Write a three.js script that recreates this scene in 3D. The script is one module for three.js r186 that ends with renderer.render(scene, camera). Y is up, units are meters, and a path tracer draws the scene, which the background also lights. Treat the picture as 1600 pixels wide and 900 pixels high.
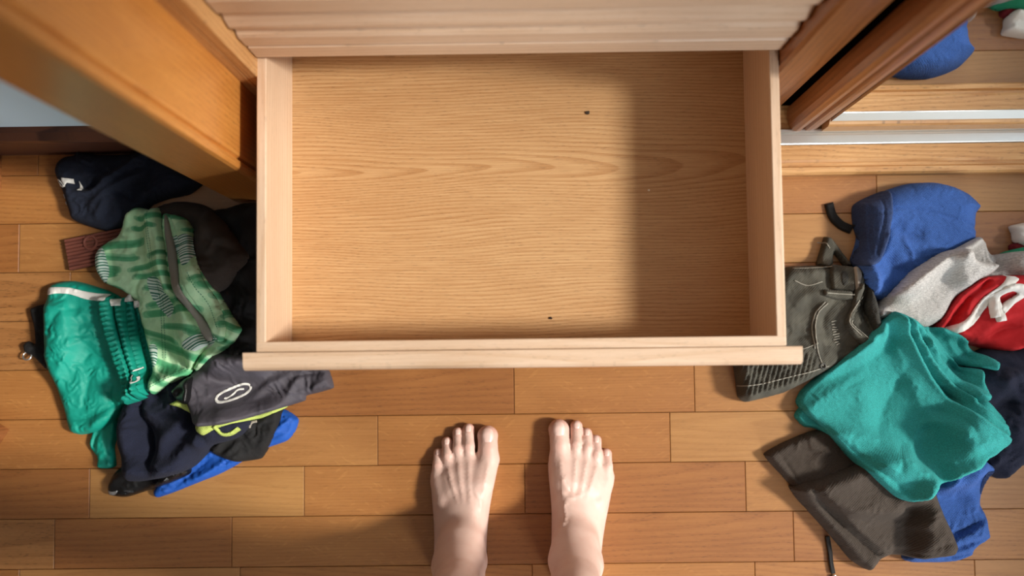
import * as THREE from 'three';
import { RoundedBoxGeometry } from 'three/addons/geometries/RoundedBoxGeometry.js';
import { MarchingCubes } from 'three/addons/objects/MarchingCubes.js';
import { mergeGeometries, mergeVertices } from 'three/addons/utils/BufferGeometryUtils.js';
import { RectAreaLightUniformsLib } from 'three/addons/lights/RectAreaLightUniformsLib.js';
import { createNoise2D } from 'simplex-noise';

// ---------------------------------------------------------------- camera
// A person looks down at the drawer: eye 1.5 m above the floor, straight-down point of the picture at pixel NADIR.
const FOCAL = 1620, EYE = 1.5, NADIR = [815, 546], TILT = 0.012;
const scene = new THREE.Scene();
const downCam = new THREE.Vector3((NADIR[0] - 800) / FOCAL, (450 - NADIR[1]) / FOCAL, -1).normalize();
const yCam = downCam.clone().negate();
const xCam = new THREE.Vector3(1, TILT, 0); xCam.addScaledVector(yCam, -xCam.dot(yCam)).normalize();
const zCam = new THREE.Vector3().crossVectors(xCam, yCam);
const camera = new THREE.PerspectiveCamera(2 * Math.atan(450 / FOCAL) * 180 / Math.PI, 16 / 9, 0.05, 50);
camera.position.set(0, EYE, 0);
camera.quaternion.setFromRotationMatrix(new THREE.Matrix4().makeBasis(
  new THREE.Vector3(xCam.x, yCam.x, zCam.x), new THREE.Vector3(xCam.y, yCam.y, zCam.y), new THREE.Vector3(xCam.z, yCam.z, zCam.z)));
camera.focus = 1.38; camera.userData.fStop = 2.0;
camera.updateMatrixWorld();
// a pixel and the height of what it touches give a point
function P(px, py, h = 0) {
  const d = new THREE.Vector3((px - 800) / FOCAL, (450 - py) / FOCAL, -1);
  const w = new THREE.Vector3(d.dot(xCam), d.dot(yCam), d.dot(zCam));
  const t = (EYE - h) / -w.y;
  return new THREE.Vector3(w.x * t, h, w.z * t);
}
// ---------------------------------------------------------------- light: daylight from a window high on the right
const WIN = { x: 1.75, y0: 0.98, y1: 2.58, z0: -0.2, z1: 0.85 };
const WIN2 = { z: 2.6, y0: 0.5, y1: 1.9, x0: 0.95, x1: 1.65 };
RectAreaLightUniformsLib.init();
scene.background = new THREE.Color().setRGB(0.72, 0.86, 1.0);
scene.backgroundIntensity = 2.2;
// hazy sun through the window on the right, 42 degrees high
const sun = new THREE.DirectionalLight(new THREE.Color().setRGB(1, 0.95, 0.87), 5.5);
const SUN_EL = 40.5, SUN_AZ = 7, D2R = Math.PI / 180;
sun.position.set(5 * Math.cos(SUN_EL * D2R) * Math.cos(SUN_AZ * D2R), 5 * Math.sin(SUN_EL * D2R), 5 * Math.cos(SUN_EL * D2R) * Math.sin(SUN_AZ * D2R));
sun.target.position.set(0, 0, 0); sun.castShadow = true; sun.shadow.radius = 15; sun.shadow.mapSize.set(4096, 4096);
Object.assign(sun.shadow.camera, { left: -2, right: 2, top: 2, bottom: -2, near: 0.5, far: 10 });
scene.add(sun, sun.target);
const skylight = new THREE.RectAreaLight(new THREE.Color().setRGB(0.9, 0.95, 1.0), 17.0, WIN2.x1 - WIN2.x0, WIN2.y1 - WIN2.y0);
skylight.position.set((WIN2.x0 + WIN2.x1) / 2, (WIN2.y0 + WIN2.y1) / 2, WIN2.z - 0.01);
skylight.lookAt((WIN2.x0 + WIN2.x1) / 2, (WIN2.y0 + WIN2.y1) / 2, 0);
scene.add(skylight);
const renderer = new THREE.WebGLRenderer({ antialias: true });
renderer.toneMapping = THREE.LinearToneMapping;
renderer.toneMappingExposure = 0.85;
renderer.shadowMap.enabled = true;

// ---------------------------------------------------------------- helpers
function rng(seed) { let s = seed >>> 0; return () => { s = (s + 0x6D2B79F5) >>> 0; let t = s; t = Math.imul(t ^ (t >>> 15), t | 1); t ^= t + Math.imul(t ^ (t >>> 7), t | 61); return ((t ^ (t >>> 14)) >>> 0) / 4294967296; }; }
const noise = createNoise2D(rng(7)), noiseB = createNoise2D(rng(23));
const clamp = (x, a = 0, b = 1) => Math.min(b, Math.max(a, x));
const sstep = (a, b, x) => { const t = clamp((x - a) / (b - a)); return t * t * (3 - 2 * t); };
const srgb = (r, g, b) => new THREE.Color().setRGB(r / 255, g / 255, b / 255, THREE.SRGBColorSpace);
const taken = new Map();
function numbered(name) { const n = taken.get(name) || 0; taken.set(name, n + 1); return n ? `${name}_${String(n).padStart(3, '0')}` : name; }
function mesh(name, geometry, material, parent = scene) {
  const m = new THREE.Mesh(geometry, material); m.name = parent === scene ? numbered(name) : name;
  m.castShadow = m.receiveShadow = true; parent.add(m); return m;
}
function tag(o, label, category, group) { o.userData.label = label; o.userData.category = category; if (group) o.userData.group = group; return o; }
function thing(name, label, category, group) { const g = new THREE.Group(); g.name = numbered(name); scene.add(g); return tag(g, label, category, group); }
function struct(name, geometry, material) { const m = mesh(name, geometry, material); m.name = name; m.userData.kind = 'structure'; return m; }
// everything is modelled at its place; this moves a thing's origin to its base
function rebase(g) {
  const box = new THREE.Box3().setFromObject(g), c = box.getCenter(new THREE.Vector3()); c.y = box.min.y;
  g.position.copy(c);
  const moved = new Set();
  g.traverse(o => { if (o.isMesh && !moved.has(o.geometry)) { o.geometry.translate(-c.x, -c.y, -c.z); moved.add(o.geometry); } });
  return g;
}
// uv in metres along the grain: u follows the axis, v the two others
function grainUV(g, axis, len, wid, ou = 0, ov = 0) {
  const p = g.attributes.position, uv = new Float32Array(p.count * 2), i1 = (axis + 1) % 3, i2 = (axis + 2) % 3;
  for (let i = 0; i < p.count; i++) { const q = [p.getX(i), p.getY(i), p.getZ(i)]; uv[2 * i] = q[axis] / len + ou; uv[2 * i + 1] = (q[i1] + q[i2]) / wid + ov; }
  g.setAttribute('uv', new THREE.BufferAttribute(uv, 2)); return g;
}
let shiftCount = 0;
function board(x0, x1, y0, y1, z0, z1, axis, r = 0.0015, tex = [0.6, 0.3]) {
  const g = new RoundedBoxGeometry(x1 - x0, y1 - y0, z1 - z0, 2, Math.min(r, (x1 - x0) / 2.1, (y1 - y0) / 2.1, (z1 - z0) / 2.1));
  g.translate((x0 + x1) / 2, (y0 + y1) / 2, (z0 + z1) / 2); shiftCount++;
  return grainUV(g, axis, tex[0], tex[1], shiftCount * 0.37, shiftCount * 0.23);
}
// profile [[z, y], ...] drawn out along x
function sweepX(profile, x0, x1, tex = [0.6, 0.3]) {
  const s = new THREE.Shape(profile.map(([z, y]) => new THREE.Vector2(-z, y)));
  const g = new THREE.ExtrudeGeometry(s, { depth: x1 - x0, bevelEnabled: false });
  g.rotateY(Math.PI / 2); g.translate(x0, 0, 0); shiftCount++;
  return grainUV(g, 0, tex[0], tex[1], shiftCount * 0.37, shiftCount * 0.23);
}
// profile [[x, z], ...] drawn up along y
function sweepY(profile, y0, y1, tex = [0.6, 0.3]) {
  const s = new THREE.Shape(profile.map(([x, z]) => new THREE.Vector2(x, -z)));
  const g = new THREE.ExtrudeGeometry(s, { depth: y1 - y0, bevelEnabled: false });
  g.rotateX(-Math.PI / 2); g.translate(0, y0, 0); shiftCount++;
  return grainUV(g, 1, tex[0], tex[1], shiftCount * 0.37, shiftCount * 0.23);
}
// ---------------------------------------------------------------- wood
function dataTex(W, H, fill, colour = true) {
  const d = new Uint8Array(W * H * 4);
  for (let y = 0; y < H; y++) for (let x = 0; x < W; x++) { const c = fill(x, y), i = 4 * (y * W + x); d[i] = clamp(c[0], 0, 255); d[i + 1] = clamp(c[1], 0, 255); d[i + 2] = clamp(c[2], 0, 255); d[i + 3] = 255; }
  const t = new THREE.DataTexture(d, W, H); t.wrapS = t.wrapT = THREE.RepeatWrapping; t.magFilter = THREE.LinearFilter; t.minFilter = THREE.LinearMipmapLinearFilter; t.generateMipmaps = true;
  if (colour) t.colorSpace = THREE.SRGBColorSpace; t.needsUpdate = true; return t;
}
// growth rings of a trunk cut by a tilted plane: d + k u is the depth of the cut, v0 the heart line, ring the ring width
function woodTex(W, H, len, wid, o) {
  const R = rng(o.seed), s1 = R() * 100, s2 = R() * 100;
  const tx = dataTex(W, H, (x, y) => {
    const u = x / W * len, v = y / H * wid;
    const warp = noise(u * 2.2 + s1, v * 9) * (o.warp ?? 0.006) + noise(u * 7 + s2, v * 40) * 0.0012;
    const rho = Math.hypot(v - o.v0 + warp, o.d + o.k * u);
    const f = rho / o.ring - Math.floor(rho / o.ring);
    const late = sstep(0.35, 0.92, f) * (1 - sstep(0.93, 1, f));
    const fib = noise(u * 7 + s2, v * 520 + s1) * 0.6 + noiseB(u * 24, v * 1300) * 0.4;
    const pore = sstep(0.5, 0.85, noiseB(u * 55 + s1, v * 1100)) * (0.35 + late * 0.65);
    const broad = noise(u * 1.4 + s2, v * 5 + s1) * 0.6 + noiseB(u * 5, v * 22 + s2) * 0.4;
    const m = clamp(0.42 + late * o.late + fib * o.fib + broad * o.broad);
    const fl = (o.fleck || 0) * sstep(0.55, 0.8, noiseB(u * 38 + s2, v * 130 + Math.sin(u * 60) * 1.5 + s1));
    return [0, 1, 2].map(i => { let c = o.light[i] + (o.dark[i] - o.light[i]) * m; c *= 1 - pore * (o.pore ?? 0.2); return c + fl * (i < 2 ? 14 : 9); });
  });
  tx.wrapS = tx.wrapT = THREE.MirroredRepeatWrapping; return tx;
}
const woodMat = (map, rough = 0.5, extra = {}) => new THREE.MeshPhysicalMaterial({ map, roughness: rough, ...extra });
const T = {
  veneer: woodTex(1024, 640, 0.64, 0.40, { seed: 11, light: [222, 186, 138], dark: [172, 124, 76], d: 0.003, k: 0.05, v0: 0.149, ring: 0.0042, late: 0.34, fib: 0.26, broad: 0.10, pore: 0.16, warp: 0.007 }),
  pale: woodTex(768, 384, 0.6, 0.3, { seed: 12, light: [232, 208, 184], dark: [204, 168, 134], d: 0.05, k: 0.03, v0: -0.05, ring: 0.011, late: 0.25, fib: 0.22, broad: 0.16, pore: 0.10 }),
  honey: woodTex(768, 384, 0.6, 0.3, { seed: 13, light: [220, 156, 80], dark: [170, 102, 40], d: 0.06, k: 0.02, v0: -0.08, ring: 0.006, late: 0.22, fib: 0.22, broad: 0.18, pore: 0.22 }),
  brown: woodTex(512, 256, 0.6, 0.3, { seed: 14, light: [178, 114, 62], dark: [118, 68, 32], d: 0.04, k: 0.02, v0: -0.03, ring: 0.008, late: 0.3, fib: 0.2, broad: 0.15, pore: 0.2 }),
  oak: woodTex(768, 384, 0.6, 0.3, { seed: 15, light: [224, 180, 124], dark: [176, 122, 70], d: 0.03, k: 0.03, v0: 0.1, ring: 0.006, late: 0.3, fib: 0.3, broad: 0.15, pore: 0.25 }),
  dark: woodTex(512, 256, 0.6, 0.3, { seed: 16, light: [112, 66, 42], dark: [58, 30, 20], d: 0.02, k: 0.08, v0: 0.1, ring: 0.009, late: 0.6, fib: 0.2, broad: 0.2, pore: 0.2 }),
  cedar: woodTex(256, 128, 0.12, 0.06, { seed: 17, light: [138, 78, 60], dark: [92, 46, 36], d: 0.02, k: 0.08, v0: 0.03, ring: 0.004, late: 0.4, fib: 0.2, broad: 0.2, pore: 0.1 }),
};
const M = {
  veneer: woodMat(T.veneer, 0.5), pale: woodMat(T.pale, 0.48), honey: woodMat(T.honey, 0.34, { clearcoat: 0.3, clearcoatRoughness: 0.3 }), brown: woodMat(T.brown, 0.36), oak: woodMat(T.oak, 0.45), dark: woodMat(T.dark, 0.5), cedar: woodMat(T.cedar, 0.75),
  aluminium: new THREE.MeshStandardMaterial({ color: srgb(226, 226, 222), metalness: 0.9, roughness: 0.32 }),
  mirror: new THREE.MeshStandardMaterial({ color: new THREE.Color(0.9, 0.91, 0.9), metalness: 1, roughness: 0.015 }),
  wall: new THREE.MeshStandardMaterial({ color: srgb(214, 238, 250), roughness: 0.95 }),
  room: new THREE.MeshStandardMaterial({ color: srgb(168, 158, 146), roughness: 0.95 }),
  white: new THREE.MeshStandardMaterial({ color: srgb(232, 230, 224), roughness: 0.6 }),
  subfloor: new THREE.MeshStandardMaterial({ color: srgb(52, 30, 18), roughness: 0.9 }),
  pane: new THREE.MeshPhysicalMaterial({ color: 0xffffff, transmission: 1, thickness: 0, roughness: 0, ior: 1.45 }),
};
// ---------------------------------------------------------------- room
const floorGroup = new THREE.Group(); floorGroup.name = 'floor'; floorGroup.userData.kind = 'structure'; floorGroup.userData.label = 'warm oak parquet floor of short planks in staggered rows'; scene.add(floorGroup);
mesh('screed', new THREE.BoxGeometry(3.4, 0.1, 3.7).translate(0.15, -0.0625, 0.85), M.subfloor, floorGroup);
const plankMats = [];
{
  const tones = [[[181, 129, 73], [145, 94, 48]], [[176, 122, 66], [139, 85, 41]], [[184, 136, 80], [152, 103, 54]], [[172, 117, 61], [134, 80, 37]], [[179, 127, 75], [135, 87, 46]], [[174, 120, 65], [144, 90, 44]], [[183, 132, 78], [149, 99, 53]], [[169, 113, 60], [132, 80, 39]]];
  const R = rng(99);
  tones.forEach(([l, d], i) => plankMats.push(new THREE.MeshPhysicalMaterial({
    map: woodTex(512, 128, 0.5, 0.0715, { seed: 200 + i, light: l, dark: d, d: 0.01 + R() * 0.05, k: (R() - 0.5) * 0.12, v0: R() * 0.14 - 0.03, ring: 0.003 + R() * 0.005, late: 0.14 + R() * 0.18, fib: 0.27, broad: 0.32, pore: [0.12, 0.2, 0.1, 0.32, 0.45, 0.15, 0.12, 0.25][i], fleck: i === 0 || i === 5 ? 0.6 : 0.12 }),
    roughness: 0.42, clearcoat: 0.25, clearcoatRoughness: 0.35 })));
}
{
  const pitch = 0.0711, zRow = P(800, 647).z, gap = 0.0007, top = 0, R = rng(4);
  const J = { '-1': [803, 1085], '0': [250, 590, 1047, 1400], '1': [-190, 140, 475, 820, 1165, 1510], '2': [-260, 85, 362, 760, 1240], '3': [30, 375, 832, 1180, 1524], '-2': [-50, 190, 560, 960, 1320], '-3': [110, 470, 800, 1180, 1500], '-4': [30, 330, 700, 1080, 1420], '-5': [175, 500, 900, 1370], '-6': [60, 420, 1300] };
  const far = [];
  const plankGeo = (x0, x1, z0, z1, ou, ov) => {
    const c = 0.0006, y = top + (R() - 0.5) * 0.0004, a = x0 + gap / 2, b = x1 - gap / 2, e = z0 + gap / 2, f = z1 - gap / 2, yb = -0.0125;
    const ring = [[a, y - c, e], [b, y - c, e], [b, y - c, f], [a, y - c, f]], in_ = [[a + c, y, e + c], [b - c, y, e + c], [b - c, y, f - c], [a + c, y, f - c]], bot = [[a, yb, e], [b, yb, e], [b, yb, f], [a, yb, f]];
    const v = [], q = (p0, p1, p2, p3) => v.push(...p0, ...p1, ...p2, ...p0, ...p2, ...p3);
    q(in_[3], in_[2], in_[1], in_[0]);
    for (let i = 0; i < 4; i++) { const j = (i + 1) % 4; q(in_[i], in_[j], ring[j], ring[i]); q(ring[i], ring[j], bot[j], bot[i]); }
    const g = new THREE.BufferGeometry(); g.setAttribute('position', new THREE.Float32BufferAttribute(v, 3));
    const uv = []; for (let i = 0; i < v.length; i += 3) uv.push((v[i] - x0) / 0.5 + ou, (v[i + 2] - z0) / 0.0715 + ov);
    g.setAttribute('uv', new THREE.Float32BufferAttribute(uv, 2)); g.computeVertexNormals(); return g;
  };
  let last = -1;
  for (let k = -6; k < 34; k++) {
    const z0 = zRow + k * pitch, z1 = z0 + pitch;
    let js = (J[k] || []).map(px => P(px, 546 + (z0 + 0.035) * 1080).x);
    if (!js.length) js = [-0.35 + R() * 0.3];
    js.sort((a, b) => a - b);
    while (js[js.length - 1] < 1.7) js.push(js[js.length - 1] + 0.3 + R() * 0.14);
    while (js[0] > -1.5) js.unshift(js[0] - 0.3 - R() * 0.14);
    for (let i = 0; i + 1 < js.length; i++) {
      let m = Math.floor(R() * 8); if (m === last) m = (m + 3) % 8; last = m;
      const g = plankGeo(js[i], js[i + 1], z0, z1, R() * Math.max(0, 1 - (js[i + 1] - js[i]) / 0.5), 0);
      const seen = js[i + 1] > -1.0 && js[i] < 1.0 && z1 < 0.62;
      if (seen) mesh('plank', g, plankMats[m], floorGroup); else far.push([g, m]);
    }
  }
  for (let m = 0; m < 8; m++) { const gs = far.filter(f => f[1] === m).map(f => f[0]); if (gs.length) mesh('distant_planks', mergeGeometries(gs), plankMats[m], floorGroup).userData.kind = 'stuff'; }
}
const ROOM = { x0: -1.45, x1: WIN.x, z1: WIN2.z, top: 2.85 };
struct('ceiling', new THREE.BoxGeometry(3.4, 0.1, 4.4).translate(0.15, ROOM.top + 0.05, 0.65), M.white);
struct('wall_left', new THREE.BoxGeometry(0.1, ROOM.top + 0.1, 4.4).translate(ROOM.x0 - 0.05, ROOM.top / 2, 0.65), M.room);
function holedWall(name, w0, w1, hole) {      // wall in the xy plane with a hole
  const s = new THREE.Shape([new THREE.Vector2(w0, -0.1), new THREE.Vector2(w1, -0.1), new THREE.Vector2(w1, ROOM.top), new THREE.Vector2(w0, ROOM.top)]);
  s.holes.push(new THREE.Path([[hole[0], hole[2]], [hole[0], hole[3]], [hole[1], hole[3]], [hole[1], hole[2]]].map(p => new THREE.Vector2(...p))));
  return new THREE.ExtrudeGeometry(s, { depth: 0.12, bevelEnabled: false });
}
struct('wall_right', holedWall('wall_right', -2.75, 1.1, [-WIN.z1, -WIN.z0, WIN.y0, WIN.y1]).rotateY(Math.PI / 2).translate(ROOM.x1, 0, 0), M.room);
struct('wall_front', holedWall('wall_front', -1.5, 1.9, [WIN2.x0, WIN2.x1, WIN2.y0, WIN2.y1]).translate(0, 0, ROOM.z1), M.room);
function windowUnit(n, w, place) {
  const g = new THREE.Group(); g.name = `window_${n}`; g.userData.kind = 'structure'; scene.add(g);
  const [a, b, c, d] = w, t = 0.035;
  for (const [x0, x1, y0, y1] of [[a, b, c, c + t], [a, b, d - t, d], [a, a + t, c + t, d - t], [b - t, b, c + t, d - t]])
    mesh('frame_bar', place(new RoundedBoxGeometry(x1 - x0, y1 - y0, 0.05, 1, 0.004).translate((x0 + x1) / 2, (y0 + y1) / 2, 0.06)), M.white, g);
  mesh('pane', place(new THREE.BoxGeometry(b - a - 2 * t, d - c - 2 * t, 0.004).translate((a + b) / 2, (c + d) / 2, 0.06)), M.pane, g);
}
windowUnit(1, [-WIN.z1, -WIN.z0, WIN.y0, WIN.y1], g => g.rotateY(Math.PI / 2).translate(ROOM.x1, 0, 0));
windowUnit(2, [WIN2.x0, WIN2.x1, WIN2.y0, WIN2.y1], g => g.translate(0, 0, ROOM.z1));
// the white wall left of the wardrobe, and its baseboard
const WALLZ = -0.312, JX0 = P(365, 308).x, JX1 = -0.336, JZ = -0.22;
struct('wall_back', new THREE.BoxGeometry(JX0 + 1.5, ROOM.top + 0.1, 0.12).translate((JX0 - 1.5) / 2, ROOM.top / 2, WALLZ - 0.06), M.wall);
struct('baseboard_back', sweepX([[WALLZ, 0.0], [-0.293, 0.0], [-0.293, 0.088], [-0.2945, 0.094], [-0.304, 0.103], [WALLZ, 0.105]], ROOM.x0, JX0 - 0.001), M.dark);
struct('wall_closet', new THREE.BoxGeometry(2.3, ROOM.top + 0.1, 0.1).translate(0.6, ROOM.top / 2, -1.0), M.room);
struct('trim_1', new THREE.BoxGeometry(0.12, ROOM.top + 0.1, 0.64).translate(JX0 - 0.07, ROOM.top / 2, -0.75), M.room);

// ---------------------------------------------------------------- fitted wardrobe
const FILLZ = -0.328, STRIPX = 0.31, TOPW = 2.4;
{
  const w = thing('fitted_wardrobe', 'fitted oak wardrobe with a mirrored sliding door on an aluminium track beside the open drawer', 'wardrobe');
  // side jamb with a bead and a groove on its inner face
  const b = 0.004;
  mesh('side_jamb', sweepY([[JX0, -0.60], [JX0, JZ - b], [JX0 + 0.0012, JZ - 0.0012], [JX0 + b, JZ], [JX1 - 0.0065, JZ], [JX1 - 0.002, JZ - 0.0018], [JX1, JZ - 0.006], [JX1 - 0.0008, JZ - 0.0105], [JX1 - 0.005, JZ - 0.0125], [JX1 - 0.006, JZ - 0.0145], [JX1 - 0.002, JZ - 0.0165], [JX1 - 0.001, JZ - 0.02], [JX1 - 0.001, -0.60]], 0.0, TOPW), M.honey, w);
  mesh('filler_strip', sweepY([[JX1 - 0.001, FILLZ - 0.03], [JX1 - 0.001, FILLZ], [JX1 + 0.0105, FILLZ], [JX1 + 0.0115, FILLZ - 0.002], [JX1 + 0.0125, FILLZ], [-STRIPX - 0.0015, FILLZ], [-STRIPX, FILLZ - 0.0015], [-STRIPX, FILLZ - 0.05], [-STRIPX - 0.01, FILLZ - 0.05]], 0.0, TOPW), M.oak, w);
  mesh('filler_strip', sweepY([[STRIPX, FILLZ - 0.05], [STRIPX, FILLZ - 0.004], [STRIPX + 0.004, FILLZ], [0.344, FILLZ], [0.348, FILLZ - 0.004], [0.348, FILLZ - 0.05]], 0.0, TOPW), M.brown, w);
  mesh('divider', board(0.349, 0.372, 0.0, TOPW, -0.95, FILLZ - 0.012, 1), M.brown, w);
  mesh('top_panel', board(JX0, 1.74, TOPW, TOPW + 0.03, -0.95, -0.24, 0), M.oak, w);
  mesh('pelmet', board(JX1 + 0.001, 1.74, TOPW - 0.14, TOPW - 0.001, -0.262, -0.24, 0), M.oak, w);
  mesh('back_panel', board(JX1, 1.74, 0.0, TOPW, -0.949, -0.935, 1), M.oak, w);
  // threshold: nosing, board, aluminium track
  const th = 0.03, tx0 = JX1 + 0.001, tx1 = 1.74;
  mesh('threshold_nosing', sweepX([[-0.262, 0], [-0.247, 0], [-0.245, 0.006], [-0.245, th - 0.009], [-0.248, th - 0.004], [-0.2545, th - 0.002], [-0.257, th - 0.006], [-0.262, th - 0.006]], tx0, tx1), M.oak, w);
  mesh('threshold_board', sweepX([[-0.345, 0], [-0.262, 0], [-0.262, th - 0.003], [-0.265, th], [-0.286, th], [-0.2865, th - 0.004], [-0.345, th - 0.004]], tx0, tx1), M.oak, w);
  mesh('aluminium_track', sweepX([[-0.309, th - 0.004], [-0.287, th - 0.004], [-0.287, th + 0.002], [-0.2885, th + 0.003], [-0.3, th + 0.003], [-0.3015, th - 0.001], [-0.3035, th - 0.001], [-0.3045, th + 0.002], [-0.309, th + 0.002]], tx0 + 0.003, tx1 - 0.005), M.aluminium, w);
  // sliding mirror door
  const d = new THREE.Group(); d.name = 'sliding_door'; w.add(d);
  const SX0 = 0.384, SX1 = 0.432, DZ = -0.306, y0 = th + 0.001;
  mesh('stile', sweepY([[SX0, DZ - 0.034], [SX0, DZ - 0.02], [SX0 + 0.001, DZ - 0.011], [SX0 + 0.005, DZ - 0.003], [SX0 + 0.011, DZ], [SX0 + 0.018, DZ - 0.001], [SX0 + 0.021, DZ - 0.005], [SX0 + 0.023, DZ - 0.005], [SX0 + 0.0255, DZ - 0.001], [SX0 + 0.031, DZ - 0.001], [SX1 - 0.008, DZ - 0.003], [SX1, DZ - 0.009], [SX1, DZ - 0.034]], y0, TOPW - 0.02), M.brown, d);
  mesh('bottom_rail', sweepX([[DZ - 0.034, y0], [DZ, y0], [DZ, y0 + 0.03], [DZ - 0.002, y0 + 0.036], [DZ - 0.009, y0 + 0.042], [DZ - 0.034, y0 + 0.042]], SX1 + 0.0005, 1.60), M.oak, d);
  mesh('stile', board(1.601, 1.65, y0, TOPW - 0.02, DZ - 0.034, DZ, 1), M.brown, d);
  mesh('mirror_panel', new THREE.BoxGeometry(1.60 - SX1 - 0.001, TOPW - 0.02 - y0 - 0.043, 0.005).translate((1.6 + SX1) / 2, (TOPW - 0.02 + y0 + 0.043) / 2, DZ - 0.0065), M.mirror, d).userData.label = 'clear mirror glass';
  rebase(w);
}
// ---------------------------------------------------------------- chest of drawers inside the wardrobe, its lowest drawer pulled out
const RIM = 0.287, DB = 0.147;     // heights of drawer rim and drawer bottom
{
  const c = thing('chest_of_drawers', 'pale wooden chest of drawers with its bottom drawer pulled out empty', 'chest of drawers');
  const FZ = -0.347;
  mesh('side_panel', board(-0.334, -0.3145, 0.034, 0.95, -0.93, FZ - 0.036, 1), M.pale, c);
  mesh('side_panel', board(0.3145, 0.334, 0.034, 0.95, -0.93, FZ - 0.036, 1), M.pale, c);
  mesh('top_panel', board(-0.334, 0.334, 0.951, 0.972, -0.93, FZ - 0.002, 0), M.pale, c);
  mesh('back_panel', board(-0.313, 0.313, 0.04, 0.95, -0.93, -0.922, 0), M.oak, c);
  // closed drawers above: profiled fronts with a finger groove
  const front = (y, h, x0, x1) => [[FZ - 0.02, y], [FZ - 0.003, y], [FZ, y + 0.003], [FZ, y + 0.040], [FZ - 0.003, y + 0.043], [FZ - 0.003, y + 0.047], [FZ + 0.0005, y + 0.051], [FZ + 0.001, y + 0.082], [FZ - 0.001, y + 0.088], [FZ - 0.004, y + 0.093], [FZ - 0.0045, y + 0.098], [FZ - 0.002, y + 0.106], [FZ + 0.0005, y + 0.112], [FZ + 0.001, y + 0.120], [FZ - 0.001, y + 0.130], [FZ - 0.006, y + h], [FZ - 0.02, y + h]];
  for (const y of [0.298, 0.458, 0.618, 0.778]) {
    const dr = new THREE.Group(); dr.name = 'closed_drawer'; c.add(dr);
    mesh('drawer_front', sweepX(front(y, 0.152), -0.3075, 0.3075), M.pale, dr);
    mesh('drawer_body', board(-0.3, 0.3, y + 0.008, y + 0.13, -0.9, FZ - 0.0205, 0), M.oak, dr);
  }
  // the open drawer
  const o = new THREE.Group(); o.name = 'open_drawer'; c.add(o);
  const L = -0.311, Rr = 0.309, t = 0.0115, zb = -0.44, zf = 0;
  mesh('drawer_bottom', board(L + 0.004, Rr - 0.004, DB - 0.008, DB, zb, zf - 0.004, 0, 0.0005, [0.64, 0.40]), M.veneer, o);
  const bg = o.children[0].geometry; grainUV(bg, 0, 0.64, 0.40, 0.31 / 0.64, 0);
  { const p = bg.attributes.position, uv = bg.attributes.uv; for (let i = 0; i < p.count; i++) uv.setXY(i, (p.getX(i) + 0.31) / 0.64, (p.getZ(i) + 0.39) / 0.40); }
  mesh('drawer_side', board(L, L + t, DB - 0.016, RIM, zb, zf - 0.0115, 2), M.pale, o);
  mesh('drawer_side', board(Rr - t, Rr, DB - 0.016, RIM, zb, zf - 0.0115, 2), M.pale, o);
  mesh('drawer_back', board(L + t, Rr - t, DB, RIM - 0.012, zb, zb + t, 0), M.pale, o);
  // front rail of the box, mitred against the sides
  mesh('front_rail', board(L, Rr, DB - 0.016, RIM, zf - 0.0125, zf - 0.0006, 0), M.pale, o);
  mesh('drawer_front', sweepX([[zf, RIM - 0.152], [zf + 0.017, RIM - 0.152], [zf + 0.019, RIM - 0.148], [zf + 0.0195, RIM - 0.06], [zf + 0.021, RIM - 0.055], [zf + 0.0215, RIM - 0.012], [zf + 0.0205, RIM - 0.006], [zf + 0.0175, RIM - 0.002], [zf + 0.013, RIM - 0.0003], [zf + 0.001, RIM], [zf, RIM - 0.001]], -0.3265, 0.3275), M.pale, o);
  mesh('runner', board(L - 0.006, L - 0.001, DB + 0.02, DB + 0.05, zb, -0.02, 2, 0.001), M.aluminium, o);
  mesh('runner', board(Rr + 0.001, Rr + 0.005, DB + 0.02, DB + 0.05, zb, -0.02, 2, 0.001), M.aluminium, o);
  rebase(c);
}
// ---------------------------------------------------------------- cloth: every layer drapes over what already lies on the floor
const HC = 0.003, HX0 = -1.02, HZ0 = -0.36, HW = 690, HH = 300;
const Hmap = new Float32Array(HW * HH);
function lying(x, z) {
  const fx = clamp((x - HX0) / HC, 0, HW - 1.001), fz = clamp((z - HZ0) / HC, 0, HH - 1.001), i = Math.floor(fx), j = Math.floor(fz), a = fx - i, b = fz - j, k = j * HW + i;
  return (Hmap[k] * (1 - a) + Hmap[k + 1] * a) * (1 - b) + (Hmap[k + HW] * (1 - a) + Hmap[k + HW + 1] * a) * b;
}
function nearest(pl, x, z, closed) {       // nearest point on a polyline: [distance, signed side, arc fraction, px, pz]
  let best = 1e9, bx = 0, bz = 0, side = 1, arc = 0; const n = pl.length, m = closed ? n : n - 1;
  for (let i = 0; i < m; i++) {
    const a = pl[i], b = pl[(i + 1) % n], dx = b[0] - a[0], dz = b[1] - a[1], l2 = dx * dx + dz * dz || 1e-12;
    const t = clamp(((x - a[0]) * dx + (z - a[1]) * dz) / l2), qx = a[0] + dx * t, qz = a[1] + dz * t, d = (x - qx) ** 2 + (z - qz) ** 2;
    if (d < best) { best = d; bx = qx; bz = qz; side = dx * (z - a[1]) - dz * (x - a[0]) > 0 ? 1 : -1; arc = (i + t) / m; }
  }
  return [Math.sqrt(best), side, arc, bx, bz];
}
function inside(pl, x, z) { let c = false; for (let i = 0, j = pl.length - 1; i < pl.length; j = i++) { const a = pl[i], b = pl[j]; if ((a[1] > z) !== (b[1] > z) && x < (b[0] - a[0]) * (z - a[1]) / (b[1] - a[1]) + a[0]) c = !c; } return c; }
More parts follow.
